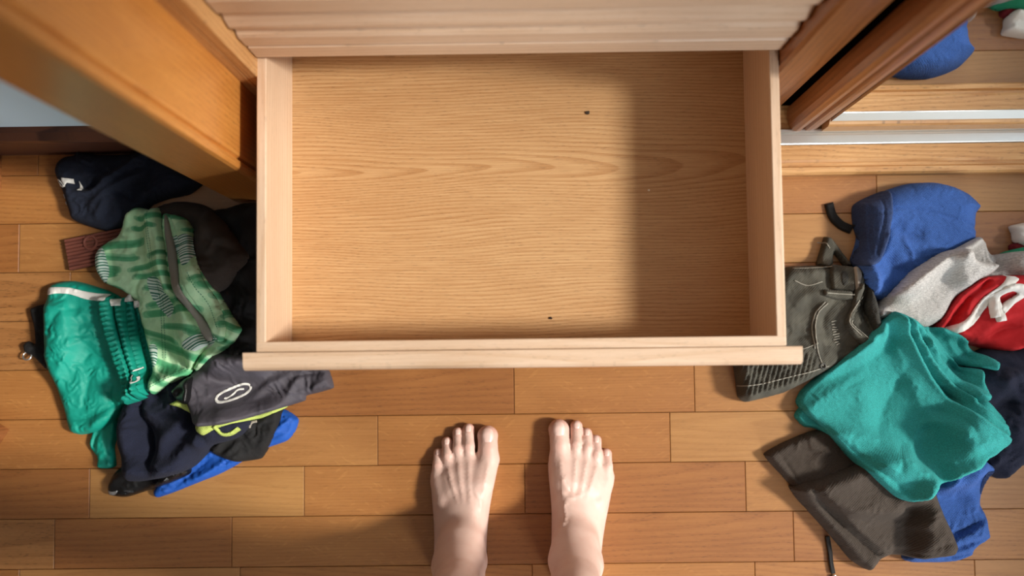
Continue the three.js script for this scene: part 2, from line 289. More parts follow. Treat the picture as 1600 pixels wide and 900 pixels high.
function smoothClosed(pts, tension = 0.4, k = 6) {
  if (tension === 0) return pts;
  return new THREE.CatmullRomCurve3(pts.map(p => new THREE.Vector3(p[0], 0, p[1])), true, 'catmullrom', tension).getPoints(pts.length * k).slice(0, -1).map(v => [v.x, v.z]);
}
function smoothOpen(pts, k = 8) { return new THREE.CatmullRomCurve3(pts.map(p => new THREE.Vector3(p[0], 0, p[1])), false, 'catmullrom', 0.5).getPoints((pts.length - 1) * k).map(v => [v.x, v.z]); }
function toPixel(x, y, z) { const c = [0, 1, 2].map(i => x * xCam.getComponent(i) + (y - EYE) * yCam.getComponent(i) + z * zCam.getComponent(i)); return [800 - FOCAL * c[0] / c[2], 450 + FOCAL * c[1] / c[2]]; }
// out: outline in pixels; t: thickness; R: how round the edge is; folds: [kind, pixel line, height, width, length]
function layer(parent, name, mat, o) {
  const cell = o.cell || HC, t = o.t ?? 0.012, R = o.R ?? 0.01, iter = o.iter ?? 40, thin = o.thin ?? 0.0016;
  let h = o.h ?? 0.03, res;
  for (let pass = 0; pass < (o.h !== undefined ? 1 : 3); pass++) {
    const W = p => { const q = P(p[0], p[1], h); return [q.x, q.z]; };
    const poly = smoothClosed(o.out.map(W), o.tension ?? 0.4, o.k || 6);
    let x0 = 1e9, x1 = -1e9, z0 = 1e9, z1 = -1e9; for (const [x, z] of poly) { x0 = Math.min(x0, x); x1 = Math.max(x1, x); z0 = Math.min(z0, z); z1 = Math.max(z1, z); }
    const i0 = Math.floor((x0 - HX0) / cell) - 1, i1 = Math.ceil((x1 - HX0) / cell) + 1, j0 = Math.floor((z0 - HZ0) / cell) - 1, j1 = Math.ceil((z1 - HZ0) / cell) + 1, nx = i1 - i0 + 1, nz = j1 - j0 + 1;
    const V = new Array(nx * nz).fill(null), B = new Float32Array(nx * nz), Hs = new Float32Array(nx * nz);
    for (let j = 0; j < nz; j++) for (let i = 0; i < nx; i++) {
      const x = HX0 + (i0 + i) * cell, z = HZ0 + (j0 + j) * cell, n = nearest(poly, x, z, true), inn = inside(poly, x, z);
      if (!inn && n[0] > cell * 0.85) continue;
      const snap = !inn || n[0] < cell * 0.3;
      V[j * nx + i] = snap ? { x: n[3], z: n[4], d: 0, arc: n[2] } : { x, z, d: n[0], arc: n[2] };
    }
    for (let k = 0; k < V.length; k++) if (V[k]) B[k] = Hs[k] = lying(V[k].x, V[k].z);
    for (let it = 0; it < iter; it++) {
      const N = B.slice();
      for (let j = 0; j < nz; j++) for (let i = 0; i < nx; i++) {
        const k = j * nx + i; if (!V[k]) continue; let s = 0, c = 0;
        if (i > 0 && V[k - 1]) { s += B[k - 1]; c++; } if (i < nx - 1 && V[k + 1]) { s += B[k + 1]; c++; } if (j > 0 && V[k - nx]) { s += B[k - nx]; c++; } if (j < nz - 1 && V[k + nx]) { s += B[k + nx]; c++; }
        if (c) N[k] = Math.max(Hs[k], 0.25 * B[k] + 0.75 * s / c);
      }
      B.set(N);
    }
    const folds = (o.folds || []).map(f => ({ kind: f[0], pl: smoothOpen(f[1].map(W)), a: f[2], w: f[3], L: f[4] ?? 0.03, full: f[5] }));
    const top = new Float32Array(nx * nz); let sum = 0, cnt = 0;
    const toPx = (x, z) => toPixel(x, h, z);
    for (let k = 0; k < V.length; k++) {
      const v = V[k]; if (!v) continue;
      const e = Math.min(v.d / R, 1), edge = Math.sqrt(1 - (1 - e) ** 2);
      let y = t * edge, soft = Math.min(v.d / 0.006, 1);
      for (const f of folds) {
        const n = nearest(f.pl, v.x, v.z, false), tp = f.full ? 1 : Math.sin(Math.PI * clamp(n[2], 0.0, 1)) ** 0.6;
        if (f.kind === 'r') y += tp * f.a * Math.exp(-((n[0] / f.w) ** 2)) * soft;
        else if (f.kind === 'v') y -= tp * f.a * Math.exp(-((n[0] / f.w) ** 1.3)) * soft;
        else if (f.kind === 's') { if (n[1] > 0) y += tp * f.a * Math.exp(-((n[0] / f.L) ** 2)) * Math.sqrt(clamp(n[0] / f.w)) * soft; }   // raised on the right-hand side of the line as drawn
      }
      if (o.und) y += o.und[0] * (0.5 + 0.5 * noise(v.x / o.und[1] + (o.seed || 0), v.z / o.und[1])) * edge;
      if (o.wr) { const [a, s, ang, an] = o.wr, c = Math.cos(ang * Math.PI / 180), q = Math.sin(ang * Math.PI / 180), X = (v.x * c + v.z * q) / (s * (an || 3)), Z = (-v.x * q + v.z * c) / s, wob = 0.7 * noiseB(X * 1.7 + 9, Z * 0.6); y += a * (1 - Math.abs(noise(X + (o.seed || 0), Z + wob))) ** 2 * Math.max(0, 0.35 + 0.65 * noiseB(X * 0.8 + 3, Z * 0.5 + (o.seed || 0))) * soft; }
      if (cell <= 0.002 && t > 0.005) { const q = o.fine ?? 0.0015, A = ((o.wr ? o.wr[2] : 30) + 25) * Math.PI / 180, X = v.x * Math.cos(A) + v.z * Math.sin(A), Z = -v.x * Math.sin(A) + v.z * Math.cos(A); y += q * soft * ((1 - Math.abs(noise(X / 0.05 + 11, Z / 0.016 + noiseB(X / 0.03, Z / 0.03) * 0.8))) ** 3 * (0.5 + 0.5 * noiseB(X / 0.06, Z / 0.06 + 4)) + 0.22 * noiseB(X / 0.011, Z / 0.008)); }
      if (o.extra) { const [px, py] = toPx(v.x, v.z); y += o.extra(px, py, v, soft); }
      top[k] = Math.max(B[k] + (o.lift || 0) + Math.max(y, o.min ?? -0.02) + thin, Hs[k] + thin * 0.8 + (o.lift || 0)); sum += top[k]; cnt++;
    }
    h = o.h ?? sum / cnt; res = { V, top, Hs, nx, nz, i0, j0, poly, h };
  }
  const { V, top, Hs, nx, nz, i0, j0 } = res;
  // triangles: upper side, under side, rim
  const id = new Int32Array(V.length).fill(-1), pos = [], uv = [], idx = []; let n = 0;
  const ca = Math.cos((o.uvAngle || 0) * Math.PI / 180), sa = Math.sin((o.uvAngle || 0) * Math.PI / 180);
  for (let k = 0; k < V.length; k++) if (V[k]) { id[k] = n++; pos.push(V[k].x, top[k], V[k].z); uv.push(...(o.uvBox ? o.uvBox(V[k].x, V[k].z, res.h) : [V[k].x * ca + V[k].z * sa, -V[k].x * sa + V[k].z * ca])); }
  const sink = o.sink ?? -0.0003;
  for (let k = 0; k < V.length; k++) if (V[k]) { pos.push(V[k].x, o.float ? top[k] - thin : Math.min(Math.max(Hs[k] - sink, 0.0004), top[k] - 0.0005), V[k].z); }
  uv.push(...uv);
  const edges = new Map(), tri = (a, b, c) => {
    if (a < 0 || b < 0 || c < 0) return;
    const A = (pos[3 * b] - pos[3 * a]) * (pos[3 * c + 2] - pos[3 * a + 2]) - (pos[3 * b + 2] - pos[3 * a + 2]) * (pos[3 * c] - pos[3 * a]);
    if (Math.abs(A) < 1e-9) return; if (A > 0) [b, c] = [c, b];
    idx.push(a, b, c, n + a, n + c, n + b);
    for (const [p, q] of [[a, b], [b, c], [c, a]]) { const key = p < q ? p * 1e6 + q : q * 1e6 + p; edges.set(key, edges.has(key) ? null : [p, q]); }
  };
  for (let j = 0; j + 1 < nz; j++) for (let i = 0; i + 1 < nx; i++) { const k = j * nx + i; if ((i + j) & 1) { tri(id[k], id[k + 1], id[k + nx]); tri(id[k + 1], id[k + nx + 1], id[k + nx]); } else { tri(id[k], id[k + 1], id[k + nx + 1]); tri(id[k], id[k + nx + 1], id[k + nx]); } }
  for (const e of edges.values()) if (e) idx.push(e[0], n + e[0], e[1], e[1], n + e[0], n + e[1]);
  const g = new THREE.BufferGeometry(); g.setAttribute('position', new THREE.Float32BufferAttribute(pos, 3)); g.setAttribute('uv', new THREE.Float32BufferAttribute(uv, 2)); g.setIndex(idx); g.computeVertexNormals();
  const m = mesh(name, g, mat, parent); m.userData.h = undefined; delete m.userData.h;
  if (cell < HC && o.write) for (const k in V) if (V[k]) { const x = Math.round((V[k].x - HX0) / HC), z = Math.round((V[k].z - HZ0) / HC); if (x >= 0 && z >= 0 && x < HW && z < HH) Hmap[z * HW + x] = Math.max(Hmap[z * HW + x], top[k]); }
  if (cell === HC && !o.skip) for (let j = 0; j < nz; j++) for (let i = 0; i < nx; i++) { const k = j * nx + i; if (V[k]) { const x = i0 + i, z = j0 + j; if (x >= 0 && z >= 0 && x < HW && z < HH) Hmap[z * HW + x] = Math.max(Hmap[z * HW + x], top[k]); } }
  m.hN = res.h; return m;
}
// a flat piece sewn or printed on what lies there
const patch = (parent, name, mat, out, h, o = {}) => layer(parent, name, mat, { out, h, cell: 0.0016, t: 0.0003, R: 0.001, iter: 0, thin: 0.0009, sink: 0.0006, tension: 0.25, ...o });
// a band of given pixel width along a pixel line
function band(line, w, taper) {
  const c = smoothOpen(line, 6), L = [], Rr = [];
  c.forEach((p, i) => { const a = c[Math.max(0, i - 1)], b = c[Math.min(c.length - 1, i + 1)], dx = b[0] - a[0], dz = b[1] - a[1], l = Math.hypot(dx, dz) || 1, k = w / 2 * (taper ? taper(i / (c.length - 1)) : 1); L.push([p[0] - dz / l * k, p[1] + dx / l * k]); Rr.push([p[0] + dz / l * k, p[1] - dx / l * k]); });
  return [...L, ...Rr.reverse()];
}
const ribbon = (parent, name, mat, line, w, h, o = {}) => layer(parent, name, mat, { out: band(line, w), h, cell: 0.0016, t: 0.0012, R: 0.003, iter: 0, thin: 0.0012, sink: 0.0004, tension: 0, ...o });
function cord(parent, name, mat, line, r, h, lift = 0) {
  const pts = smoothOpen(line.map(p => { const q = P(p[0], p[1], h); return [q.x, q.z]; }), 10).map(([x, z]) => new THREE.Vector3(x, lying(x, z) + r + lift, z));
  return mesh(name, new THREE.TubeGeometry(new THREE.CatmullRomCurve3(pts), pts.length * 2, r, 8), mat, parent);
}
// fabric surfaces
const weave = {
  knit: dataTex(256, 256, (x, y) => { const v = 128 + 46 * Math.sin(x * Math.PI / 4 + Math.sin(y * Math.PI / 4) * 0.9) * Math.cos(y * Math.PI / 4) + 50 * noise(x / 3, y / 3); return [v, v, v]; }, false),
  plain: dataTex(256, 256, (x, y) => { const v = 128 + 34 * Math.sin(x * Math.PI / 2) * Math.sin(y * Math.PI / 2) + 40 * noise(x / 4, y / 4) + 24 * noise(x / 20, y / 20); return [v, v, v]; }, false),
  twill: dataTex(256, 256, (x, y) => { const v = 128 + 60 * Math.sin((x + y) * Math.PI / 4) + 40 * noise(x / 3, y / 3); return [v, v, v]; }, false),
  speck: dataTex(256, 256, (x, y) => { const v = 214 + 30 * noise(x / 2.2, y / 2.2) + 18 * noiseB(x / 6, y / 6); return [v, v, v]; }),
  heather: dataTex(256, 256, (x, y) => { const v = 218 + 26 * noise(x / 16, y / 1.6) + 18 * noiseB(x / 5, y / 5); return [v, v, v]; }),
  washed: dataTex(512, 512, (x, y) => { const v = 200 + 26 * noise(x / 90, y / 90) + 8 * noiseB(x / 24, y / 40) + 8 * noise(x / 2, y / 3); return [v, v, v]; }),
};
function tex(t, rep) { const c = t.clone(); c.repeat.set(rep, rep); c.needsUpdate = true; return c; }
function fabric(c, o = {}) {
  const m = new THREE.MeshPhysicalMaterial({ color: srgb(...c), roughness: o.rough ?? 0.9, sheen: o.sheen ?? 0.25, sheenRoughness: 0.5, sheenColor: srgb(...(o.sheenColor || c)), side: THREE.DoubleSide });
  m.bumpMap = tex(weave[o.weave || 'plain'], o.rep || 9); m.bumpScale = o.bump ?? 0.0007;
  if (o.map) m.map = tex(weave[o.map], o.mapRep || 8);
  return m;
}
// ---------------------------------------------------------------- pile of clothes left of the drawer
const LEFT = 'clothes heaped on the floor left of the drawer', RIGHT = 'clothes heaped on the floor right of the drawer';
const F = {
  royal: fabric([12, 80, 172], { rough: 0.7 }), black: fabric([13, 12, 13], { rough: 0.85, sheen: 0.05 }), shiny: fabric([14, 14, 16], { rough: 0.38, sheen: 0.02 }), navyKnit: fabric([28, 33, 56], { weave: 'knit', map: 'speck', mapRep: 9, rough: 1 }),
  navy: fabric([26, 34, 54], { weave: 'knit', rough: 0.95, map: 'speck', mapRep: 8 }), taupe: fabric([60, 51, 45], { rough: 0.9 }), teal: fabric([0, 150, 130], { rough: 0.6, bump: 0.0004 }), tealDark: fabric([0, 130, 114], { rough: 0.6 }),
  white: fabric([232, 230, 224], { rough: 0.8 }), charcoal: fabric([72, 68, 76], { rough: 0.72 }), lime: fabric([176, 192, 98], { weave: 'knit', rough: 0.85, bump: 0.001 }), lining: fabric([150, 142, 132], { rough: 0.9 }),
  denim: fabric([96, 93, 82], { weave: 'twill', map: 'washed', mapRep: 5, rough: 0.92 }), denimDark: fabric([70, 68, 62], { weave: 'twill', map: 'washed', mapRep: 5 }), thread: fabric([150, 146, 134], { rough: 0.9 }),
  fleece: fabric([62, 104, 182], { weave: 'knit', map: 'speck', mapRep: 9, rough: 1, sheen: 0.4, bump: 0.0012 }), fleeceBand: fabric([52, 72, 118], { weave: 'knit', map: 'speck', mapRep: 8, rough: 1 }),
  melange: fabric([206, 202, 198], { weave: 'knit', map: 'heather', mapRep: 7, rough: 0.95 }), red: fabric([186, 22, 30], { rough: 0.85 }), darkRed: fabric([112, 20, 30], { rough: 0.9 }),
  turquoise: fabric([56, 178, 174], { weave: 'knit', map: 'speck', mapRep: 9, rough: 0.95, sheen: 0.3 }), brown: fabric([80, 69, 60], { weave: 'twill', map: 'speck', mapRep: 8, rough: 0.92 }), green: fabric([30, 150, 110], { rough: 0.8 }),
  tealBand: fabric([0, 142, 122], { rough: 0.65 }),
};
const metal = new THREE.MeshStandardMaterial({ color: srgb(200, 200, 196), metalness: 0.9, roughness: 0.3 });
{ // cedar block against moths, half under the shorts
  const g = thing('cedar_block', 'small reddish ribbed cedar wood block poking out from under green shorts', 'wood block');
  const a = P(100, 374, 0.01), b = P(168, 360, 0.01), dir = b.clone().sub(a).normalize(), ang = Math.atan2(-dir.z, dir.x), prof = []; const n = 9, wd = 0.046;
  prof.push([0, 0], [wd, 0]); for (let i = n - 1; i >= 0; i--) { const c = (i + 0.5) * wd / n, q = wd / n; prof.push([c + q * 0.46, 0.0075], [c + q * 0.3, 0.0098], [c - q * 0.3, 0.0098], [c - q * 0.46, 0.0075]); }
  const s = new THREE.Shape(prof.map(([z, y]) => new THREE.Vector2(-z, y)));
  const bl = new THREE.ExtrudeGeometry(s, { depth: 0.085, bevelEnabled: false }); bl.rotateY(Math.PI / 2); grainUV(bl, 0, 0.12, 0.06);
  bl.rotateY(ang); bl.translate(a.x, 0.0005, a.z); mesh('block', bl, M.cedar, g);
  const c = P(141, 379, 0.01), rg = new THREE.TorusGeometry(0.009, 0.0022, 8, 28); rg.rotateX(Math.PI / 2); rg.translate(c.x, 0.0098, c.z); mesh('hole_rim', rg, M.cedar, g);
  const pl = new THREE.CylinderGeometry(0.0078, 0.0078, 0.003, 24); pl.translate(c.x, 0.0085, c.z); mesh('hole_plug', pl, M.dark, g);
  rebase(g);
}
{ // royal blue shirt at the bottom
  const g = thing('sports_shirt', 'bright royal blue sports shirt at the bottom of the heap, sleeve and hem sticking out', 'shirt', LEFT);
  layer(g, 'fabric', F.royal, { out: [[237, 768], [242, 779], [270, 770], [300, 758], [340, 742], [370, 726], [400, 706], [445, 690], [459, 674], [464, 656], [450, 644], [434, 638], [400, 640], [340, 650], [300, 690], [262, 735]], t: 0.012, R: 0.008, cell: 0.002, write: true, tension: 0.3,
    folds: [['v', [[262, 772], [300, 740], [330, 715]], 0.006, 0.004], ['r', [[290, 760], [340, 730], [380, 700]], 0.006, 0.005], ['v', [[320, 748], [350, 725], [380, 700]], 0.005, 0.003], ['v', [[440, 660], [450, 655], [458, 660]], 0.006, 0.003], ['r', [[425, 680], [445, 660], [455, 650]], 0.006, 0.004]], wr: [0.006, 0.016, -28, 3], seed: 3 });
  rebase(g);
}
{
  const g = thing('running_tights', 'shiny black running tights with grey reflective tip under the navy sweatshirt', 'tights', LEFT);
  layer(g, 'fabric', F.shiny, { out: [[163, 762], [168, 776], [190, 779], [215, 772], [262, 756], [296, 740], [292, 722], [250, 715], [190, 728], [172, 742]], t: 0.016, R: 0.014, cell: 0.002, write: true, wr: [0.008, 0.016, -25, 3], seed: 8 });
  patch(g, 'reflective_strip', new THREE.MeshStandardMaterial({ color: srgb(150, 150, 150), roughness: 0.35, metalness: 0.4 }), [[166, 766], [176, 768], [186, 766], [180, 773], [170, 774]], 0.014);
  rebase(g);
}
{
  const g = thing('black_shorts', 'matt black shorts corner lying on the royal blue shirt', 'shorts', LEFT);
  layer(g, 'fabric', F.black, { out: [[310, 690], [335, 712], [368, 723], [402, 719], [420, 692], [434, 662], [438, 640], [420, 630], [380, 640], [330, 650]], t: 0.011, R: 0.007, cell: 0.002, write: true, tension: 0.2, folds: [['r', [[330, 712], [360, 680], [395, 655]], 0.008, 0.006], ['r', [[345, 716], [375, 690]], 0.005, 0.004], ['s', [[440, 650], [400, 668], [385, 680]], 0.004, 0.003, 0.02]], wr: [0.005, 0.018, -40, 3], seed: 12 });
  ribbon(g, 'grey_loop', F.lining, [[391, 668], [394, 660], [402, 658]], 4, 0.03);
  rebase(g);
}
{ // black trousers filling the back against the wardrobe
  const g = thing('black_trousers', 'black trousers crumpled in the shade between the drawer and the heap', 'trousers', LEFT);
  layer(g, 'fabric', F.black, { out: [[322, 332], [350, 320], [378, 312], [400, 318], [415, 400], [418, 500], [412, 580], [370, 590], [320, 585], [280, 520], [290, 420]], t: 0.035, R: 0.03, und: [0.012, 0.05], wr: [0.010, 0.03, 60, 3], seed: 5 });
  rebase(g);
}
{
  const g = thing('dark_shorts', 'black swim shorts with a steel eyelet peeking out under the teal shorts', 'shorts', LEFT);
  layer(g, 'fabric', F.black, { out: [[44, 482], [70, 474], [110, 480], [125, 540], [100, 590], [70, 578], [60, 568], [50, 558], [36, 551], [33, 540], [40, 533], [52, 538], [50, 510]], t: 0.01, R: 0.006, cell: 0.002, write: true, tension: 0.3, wr: [0.006, 0.02, 80, 3], seed: 2 });
  const c = P(43, 556, 0.008), e = new THREE.TorusGeometry(0.006, 0.0012, 8, 24); e.rotateX(Math.PI / 2 - 0.3); e.translate(c.x, 0.009, c.z); mesh('eyelet', e, metal, g);
  rebase(g);
}
{
  const g = thing('taupe_sweatshirt', 'dark taupe sweatshirt behind the green patterned shorts', 'sweatshirt', LEFT);
  layer(g, 'fabric', F.taupe, { out: [[226, 322], [262, 308], [305, 314], [345, 342], [378, 385], [386, 402], [372, 425], [345, 455], [300, 470], [240, 440], [220, 380]], t: 0.028, R: 0.022, und: [0.008, 0.05], folds: [['r', [[330, 400], [345, 380], [370, 370]], 0.008, 0.006], ['v', [[310, 370], [345, 385], [380, 395]], 0.006, 0.005]], wr: [0.006, 0.03, 40, 3], seed: 6 });
  rebase(g);
}
{
  const g = thing('navy_tshirt', 'navy t-shirt with small white printed letters by the dark baseboard', 't-shirt', LEFT);
  const m = layer(g, 'fabric', F.navy, { out: [[79, 268], [82, 252], [94, 242], [112, 238], [114, 229], [128, 236], [150, 238], [178, 238], [205, 236], [230, 231], [262, 252], [312, 279], [290, 300], [255, 308], [230, 318], [212, 338], [185, 352], [160, 359], [130, 351], [106, 341], [100, 325], [92, 300]], t: 0.024, R: 0.016, cell: 0.002, write: true, tension: 0.3,
    folds: [['r', [[100, 298], [140, 300], [165, 285], [200, 262], [228, 238]], 0.014, 0.006], ['v', [[108, 290], [140, 292], [162, 278]], 0.014, 0.008], ['r', [[140, 330], [160, 305], [195, 285], [225, 272], [235, 250]], 0.012, 0.007], ['v', [[165, 310], [180, 300], [205, 310]], 0.006, 0.004], ['v', [[235, 245], [232, 275], [205, 315]], 0.014, 0.009], ['r', [[150, 345], [160, 325], [175, 300]], 0.008, 0.006]], wr: [0.005, 0.025, -30, 3], seed: 9 });
  const h = m.hN + 0.006;
  for (const o of [[[94, 277], [113, 279], [113, 286], [102, 285], [100, 291], [94, 282]], [[84.5, 278], [89, 279], [100, 291], [95, 292], [87, 288]], [[121, 282], [124, 290], [127, 297], [120, 297]], [[88.5, 300], [95, 302], [96, 308], [91, 307]], [[93, 310], [97, 314], [97.5, 318], [94, 314]]])
    patch(g, 'printed_letter', F.white, o, h, { tension: 0 });
  ribbon(g, 'emblem_stroke', F.navy, [[87, 281], [92, 285], [96, 290]], 2, h, { t: 0.0002, thin: 0.0016 });
  rebase(g);
}
{ // navy sweatshirt, two thick lobes with a deep crease
  const g = thing('navy_sweatshirt', 'thick navy sweatshirt bundled in front of the teal and green shorts', 'sweatshirt', LEFT);
  layer(g, 'fabric', F.navyKnit, { out: [[190, 620], [174, 650], [172, 690], [180, 725], [193, 752], [212, 755], [250, 748], [290, 735], [318, 710], [332, 696], [370, 684], [390, 660], [360, 620], [300, 580], [230, 590]], t: 0.04, R: 0.024, cell: 0.002, write: true,
    folds: [['v', [[233, 722], [236, 700], [228, 672], [215, 655], [212, 630]], 0.022, 0.008, 0, 1], ['v', [[225, 640], [240, 620], [262, 612]], 0.02, 0.02], ['r', [[187, 650], [192, 690], [210, 735]], 0.01, 0.014], ['r', [[240, 728], [255, 690], [280, 665], [300, 650]], 0.014, 0.013], ['v', [[330, 690], [305, 665], [295, 640]], 0.008, 0.007], ['r', [[345, 680], [320, 660], [310, 640]], 0.006, 0.008]], wr: [0.004, 0.03, 60, 2], seed: 14 });
  rebase(g);
}
{ // charcoal running shorts with lime lining
  const g = thing('running_shorts', 'charcoal running shorts with white oval logo and lime lining, under the drawer corner', 'shorts', LEFT);
  const l = layer(g, 'lining', F.lime, { out: [[262, 632], [290, 622], [330, 640], [400, 630], [438, 628], [434, 641], [402, 655], [370, 660], [345, 668], [326, 678], [314, 671], [308, 655], [280, 638]], t: 0.006, R: 0.005, cell: 0.002, write: true, tension: 0.3 });
  ribbon(g, 'lining_loop', F.lime, [[344, 663], [352, 676], [364, 677], [378, 668]], 6, l.hN, { t: 0.004, R: 0.004 });
  const m = layer(g, 'fabric', F.charcoal, { out: [[292, 600], [302, 575], [330, 552], [380, 556], [440, 565], [497, 572], [507, 580], [514, 607], [490, 615], [470, 620], [468, 628], [440, 637], [400, 650], [360, 660], [325, 663], [312, 658], [302, 640], [294, 622]], t: 0.014, R: 0.008, cell: 0.002, write: true, tension: 0.22,
    folds: [['r', [[450, 585], [410, 605], [385, 630]], 0.006, 0.006], ['r', [[470, 578], [455, 600], [440, 628]], 0.007, 0.006], ['v', [[505, 582], [475, 584], [450, 590]], 0.008, 0.0035], ['r', [[480, 612], [495, 600], [510, 592]], 0.004, 0.006], ['v', [[330, 620], [350, 650]], 0.003, 0.006], ['r', [[300, 600], [330, 580], [370, 570]], 0.006, 0.01], ['v', [[318, 655], [370, 650], [430, 632]], 0.0016, 0.0016, 0, 1]], wr: [0.005, 0.022, 50, 3], seed: 21 });
  const ring = [], inner = [], a = -26 * Math.PI / 180;
  for (let i = 0; i <= 30; i++) { const t = i / 30 * Math.PI * 1.93 + 0.1, e = Math.sign(Math.cos(t)) * Math.abs(Math.cos(t)) ** 0.8 * 23, f = Math.sin(t) * 9; ring.push([364 + e * Math.cos(a) - f * Math.sin(a), 614 + e * Math.sin(a) + f * Math.cos(a)]); }
  for (const [e, f] of [[-13, 2], [-10, 3.5], [-2, 0], [1, -2], [6, -2.5], [12, 0]]) inner.push([364 + e * Math.cos(a) - f * Math.sin(a), 614 + e * Math.sin(a) + f * Math.cos(a)]);
  ribbon(g, 'oval_logo', F.white, ring, 3.6, m.hN, { cell: 0.0011, t: 0.0003, thin: 0.001, R: 0.001 });
  ribbon(g, 'logo_stroke', F.white, inner, 2.6, m.hN, { cell: 0.0011, t: 0.0003, thin: 0.001, R: 0.001 });
  layer(g, 'waist_fold', F.shiny, { out: [[262, 612], [280, 596], [298, 590], [298, 625], [290, 632], [275, 628]], t: 0.012, R: 0.006, cell: 0.002, write: true, folds: [['v', [[272, 622], [280, 612], [296, 612]], 0.006, 0.003]] });
  rebase(g);
}
{ // green patterned swim shorts
  const g = thing('patterned_shorts', 'green brush-stroke patterned swim shorts with white zebra motifs and open waist', 'shorts', LEFT);
  const S = 3, cv = document.createElement('canvas'); cv.width = 290 * S; cv.height = 330 * S; const x = cv.getContext('2d'), R = rng(31);
  x.scale(S, S); x.translate(-110, -305);
  x.fillStyle = 'rgb(198,240,192)'; x.fillRect(110, 305, 290, 330);
  for (let i = 0; i < 900; i++) { x.fillStyle = `rgba(${R() < 0.5 ? '216,248,208' : '156,214,160'},${0.10 + R() * 0.12})`; x.beginPath(); x.ellipse(110 + R() * 290, 305 + R() * 330, 4 + R() * 10, 3 + R() * 6, R() * 3, 0, 7); x.fill(); }
  const stroke = (cx, cy, len, w, ang, col) => { x.save(); x.translate(cx, cy); x.rotate(ang); x.lineCap = 'round'; x.strokeStyle = col; const b1 = (R() - 0.5) * w, b2 = (R() - 0.5) * w * 1.4; for (let k = 0; k < 4; k++) { x.globalAlpha = 0.3; x.lineWidth = w * (0.45 + R() * 0.4); x.beginPath(); const o = (R() - 0.5) * w * 0.4, s = 1 - k * 0.08; x.moveTo(-len / 2 * s, b1 + o); x.bezierCurveTo(-len / 5, b2 + o, len / 5, -b2 + o, len / 2 * s, -b1 * 0.6 + o); x.stroke(); } x.restore(); x.globalAlpha = 1; };
  for (let row = 0; row < 17; row++) { const y = 322 + row * 18.5; let px = 112 + R() * 36; while (px < 400) { const len = 44 + R() * 52, tilt = row < 7 ? -0.10 : row < 10 ? 0.06 : 0.30; stroke(px + len / 2, y + (R() - 0.5) * 8 + (px - 220) * tilt * 0.3, len, 10 + R() * 5, tilt + (R() - 0.5) * 0.2, R() < 0.7 ? 'rgb(52,150,96)' : 'rgb(38,128,80)'); px += len + 14 + R() * 20; } }
  const zebra = (cx, cy, w, h, ang) => { x.save(); x.translate(cx, cy); x.rotate(ang); x.beginPath(); x.moveTo(-w * 0.5, -h * 0.42); x.bezierCurveTo(0, -h * 0.6, w * 0.5, -h * 0.5, w * 0.48, -h * 0.1); x.bezierCurveTo(w * 0.7, h * 0.4, w * 0.2, h * 0.62, -w * 0.1, h * 0.5); x.bezierCurveTo(-w * 0.2, h * 0.2, -w * 0.6, 0, -w * 0.5, -h * 0.42); x.clip(); x.fillStyle = 'rgb(222,238,228)'; x.fillRect(-w, -h, 2 * w, 2 * h); x.strokeStyle = 'rgb(52,124,98)'; for (let i = -10; i < 11; i++) { x.lineWidth = 1.2 + R() * 1.3; x.beginPath(); const yy = i * 4.6; x.moveTo(-w, yy - 12 + R() * 3); x.bezierCurveTo(-w * 0.4, yy + 9 + R() * 4, w * 0.1, yy - 14 - R() * 4, w, yy + 10); x.stroke(); } x.restore(); };
  zebra(150, 412, 26, 56, -0.15); zebra(242, 452, 34, 36, 0.2); zebra(258, 478, 30, 38, -0.3); zebra(288, 392, 30, 52, -0.25); zebra(316, 538, 40, 22, -0.5); zebra(236, 556, 14, 36, 0.1);
  x.strokeStyle = 'rgba(34,116,76,0.8)'; x.lineWidth = 1.1; x.setLineDash([2.4, 1.4]);
  for (const l of [[[231, 330], [240, 400], [247, 470], [251, 560]], [[236, 330], [245, 400], [252, 470], [256, 560]], [[303, 430], [325, 480], [338, 515]], [[236, 606], [298, 576]], [[237, 602], [296, 572]]]) { x.beginPath(); l.forEach((p, i) => i ? x.lineTo(...p) : x.moveTo(...p)); x.stroke(); }
  const map = new THREE.CanvasTexture(cv); map.colorSpace = THREE.SRGBColorSpace;
  const pm = new THREE.MeshPhysicalMaterial({ map, roughness: 0.8, side: THREE.DoubleSide, sheen: 0.15 });
  const uvBox = (X, Z, h) => { const a = P(110, 305, h), b = P(400, 635, h); return [(X - a.x) / (b.x - a.x), 1 - (Z - a.z) / (b.z - a.z)]; };
  layer(g, 'back_panel', pm, { out: [[250, 332], [285, 345], [302, 375], [318, 412], [345, 465], [362, 495], [376, 515], [362, 536], [330, 560], [300, 580], [270, 560], [258, 470], [246, 400]], t: 0.012, R: 0.007, cell: 0.002, write: true, tension: 0.25, uvBox, folds: [['v', [[300, 380], [330, 455], [345, 500], [352, 530]], 0.006, 0.004, 0, 1]] });
  const lin = layer(g, 'lining', F.lining, { out: [[252, 336], [258, 340], [270, 385], [284, 430], [300, 475], [322, 505], [330, 530], [318, 530], [290, 490], [268, 440], [255, 380]], t: 0.004, R: 0.004, cell: 0.002, write: true });
  layer(g, 'waist_flap', pm, { out: [[254, 331], [274, 335], [290, 355], [304, 395], [322, 440], [340, 485], [348, 515], [342, 532], [332, 532], [322, 512], [303, 478], [290, 432], [276, 385], [262, 350]], t: 0.012, R: 0.005, cell: 0.002, write: true, tension: 0.3, uvBox });
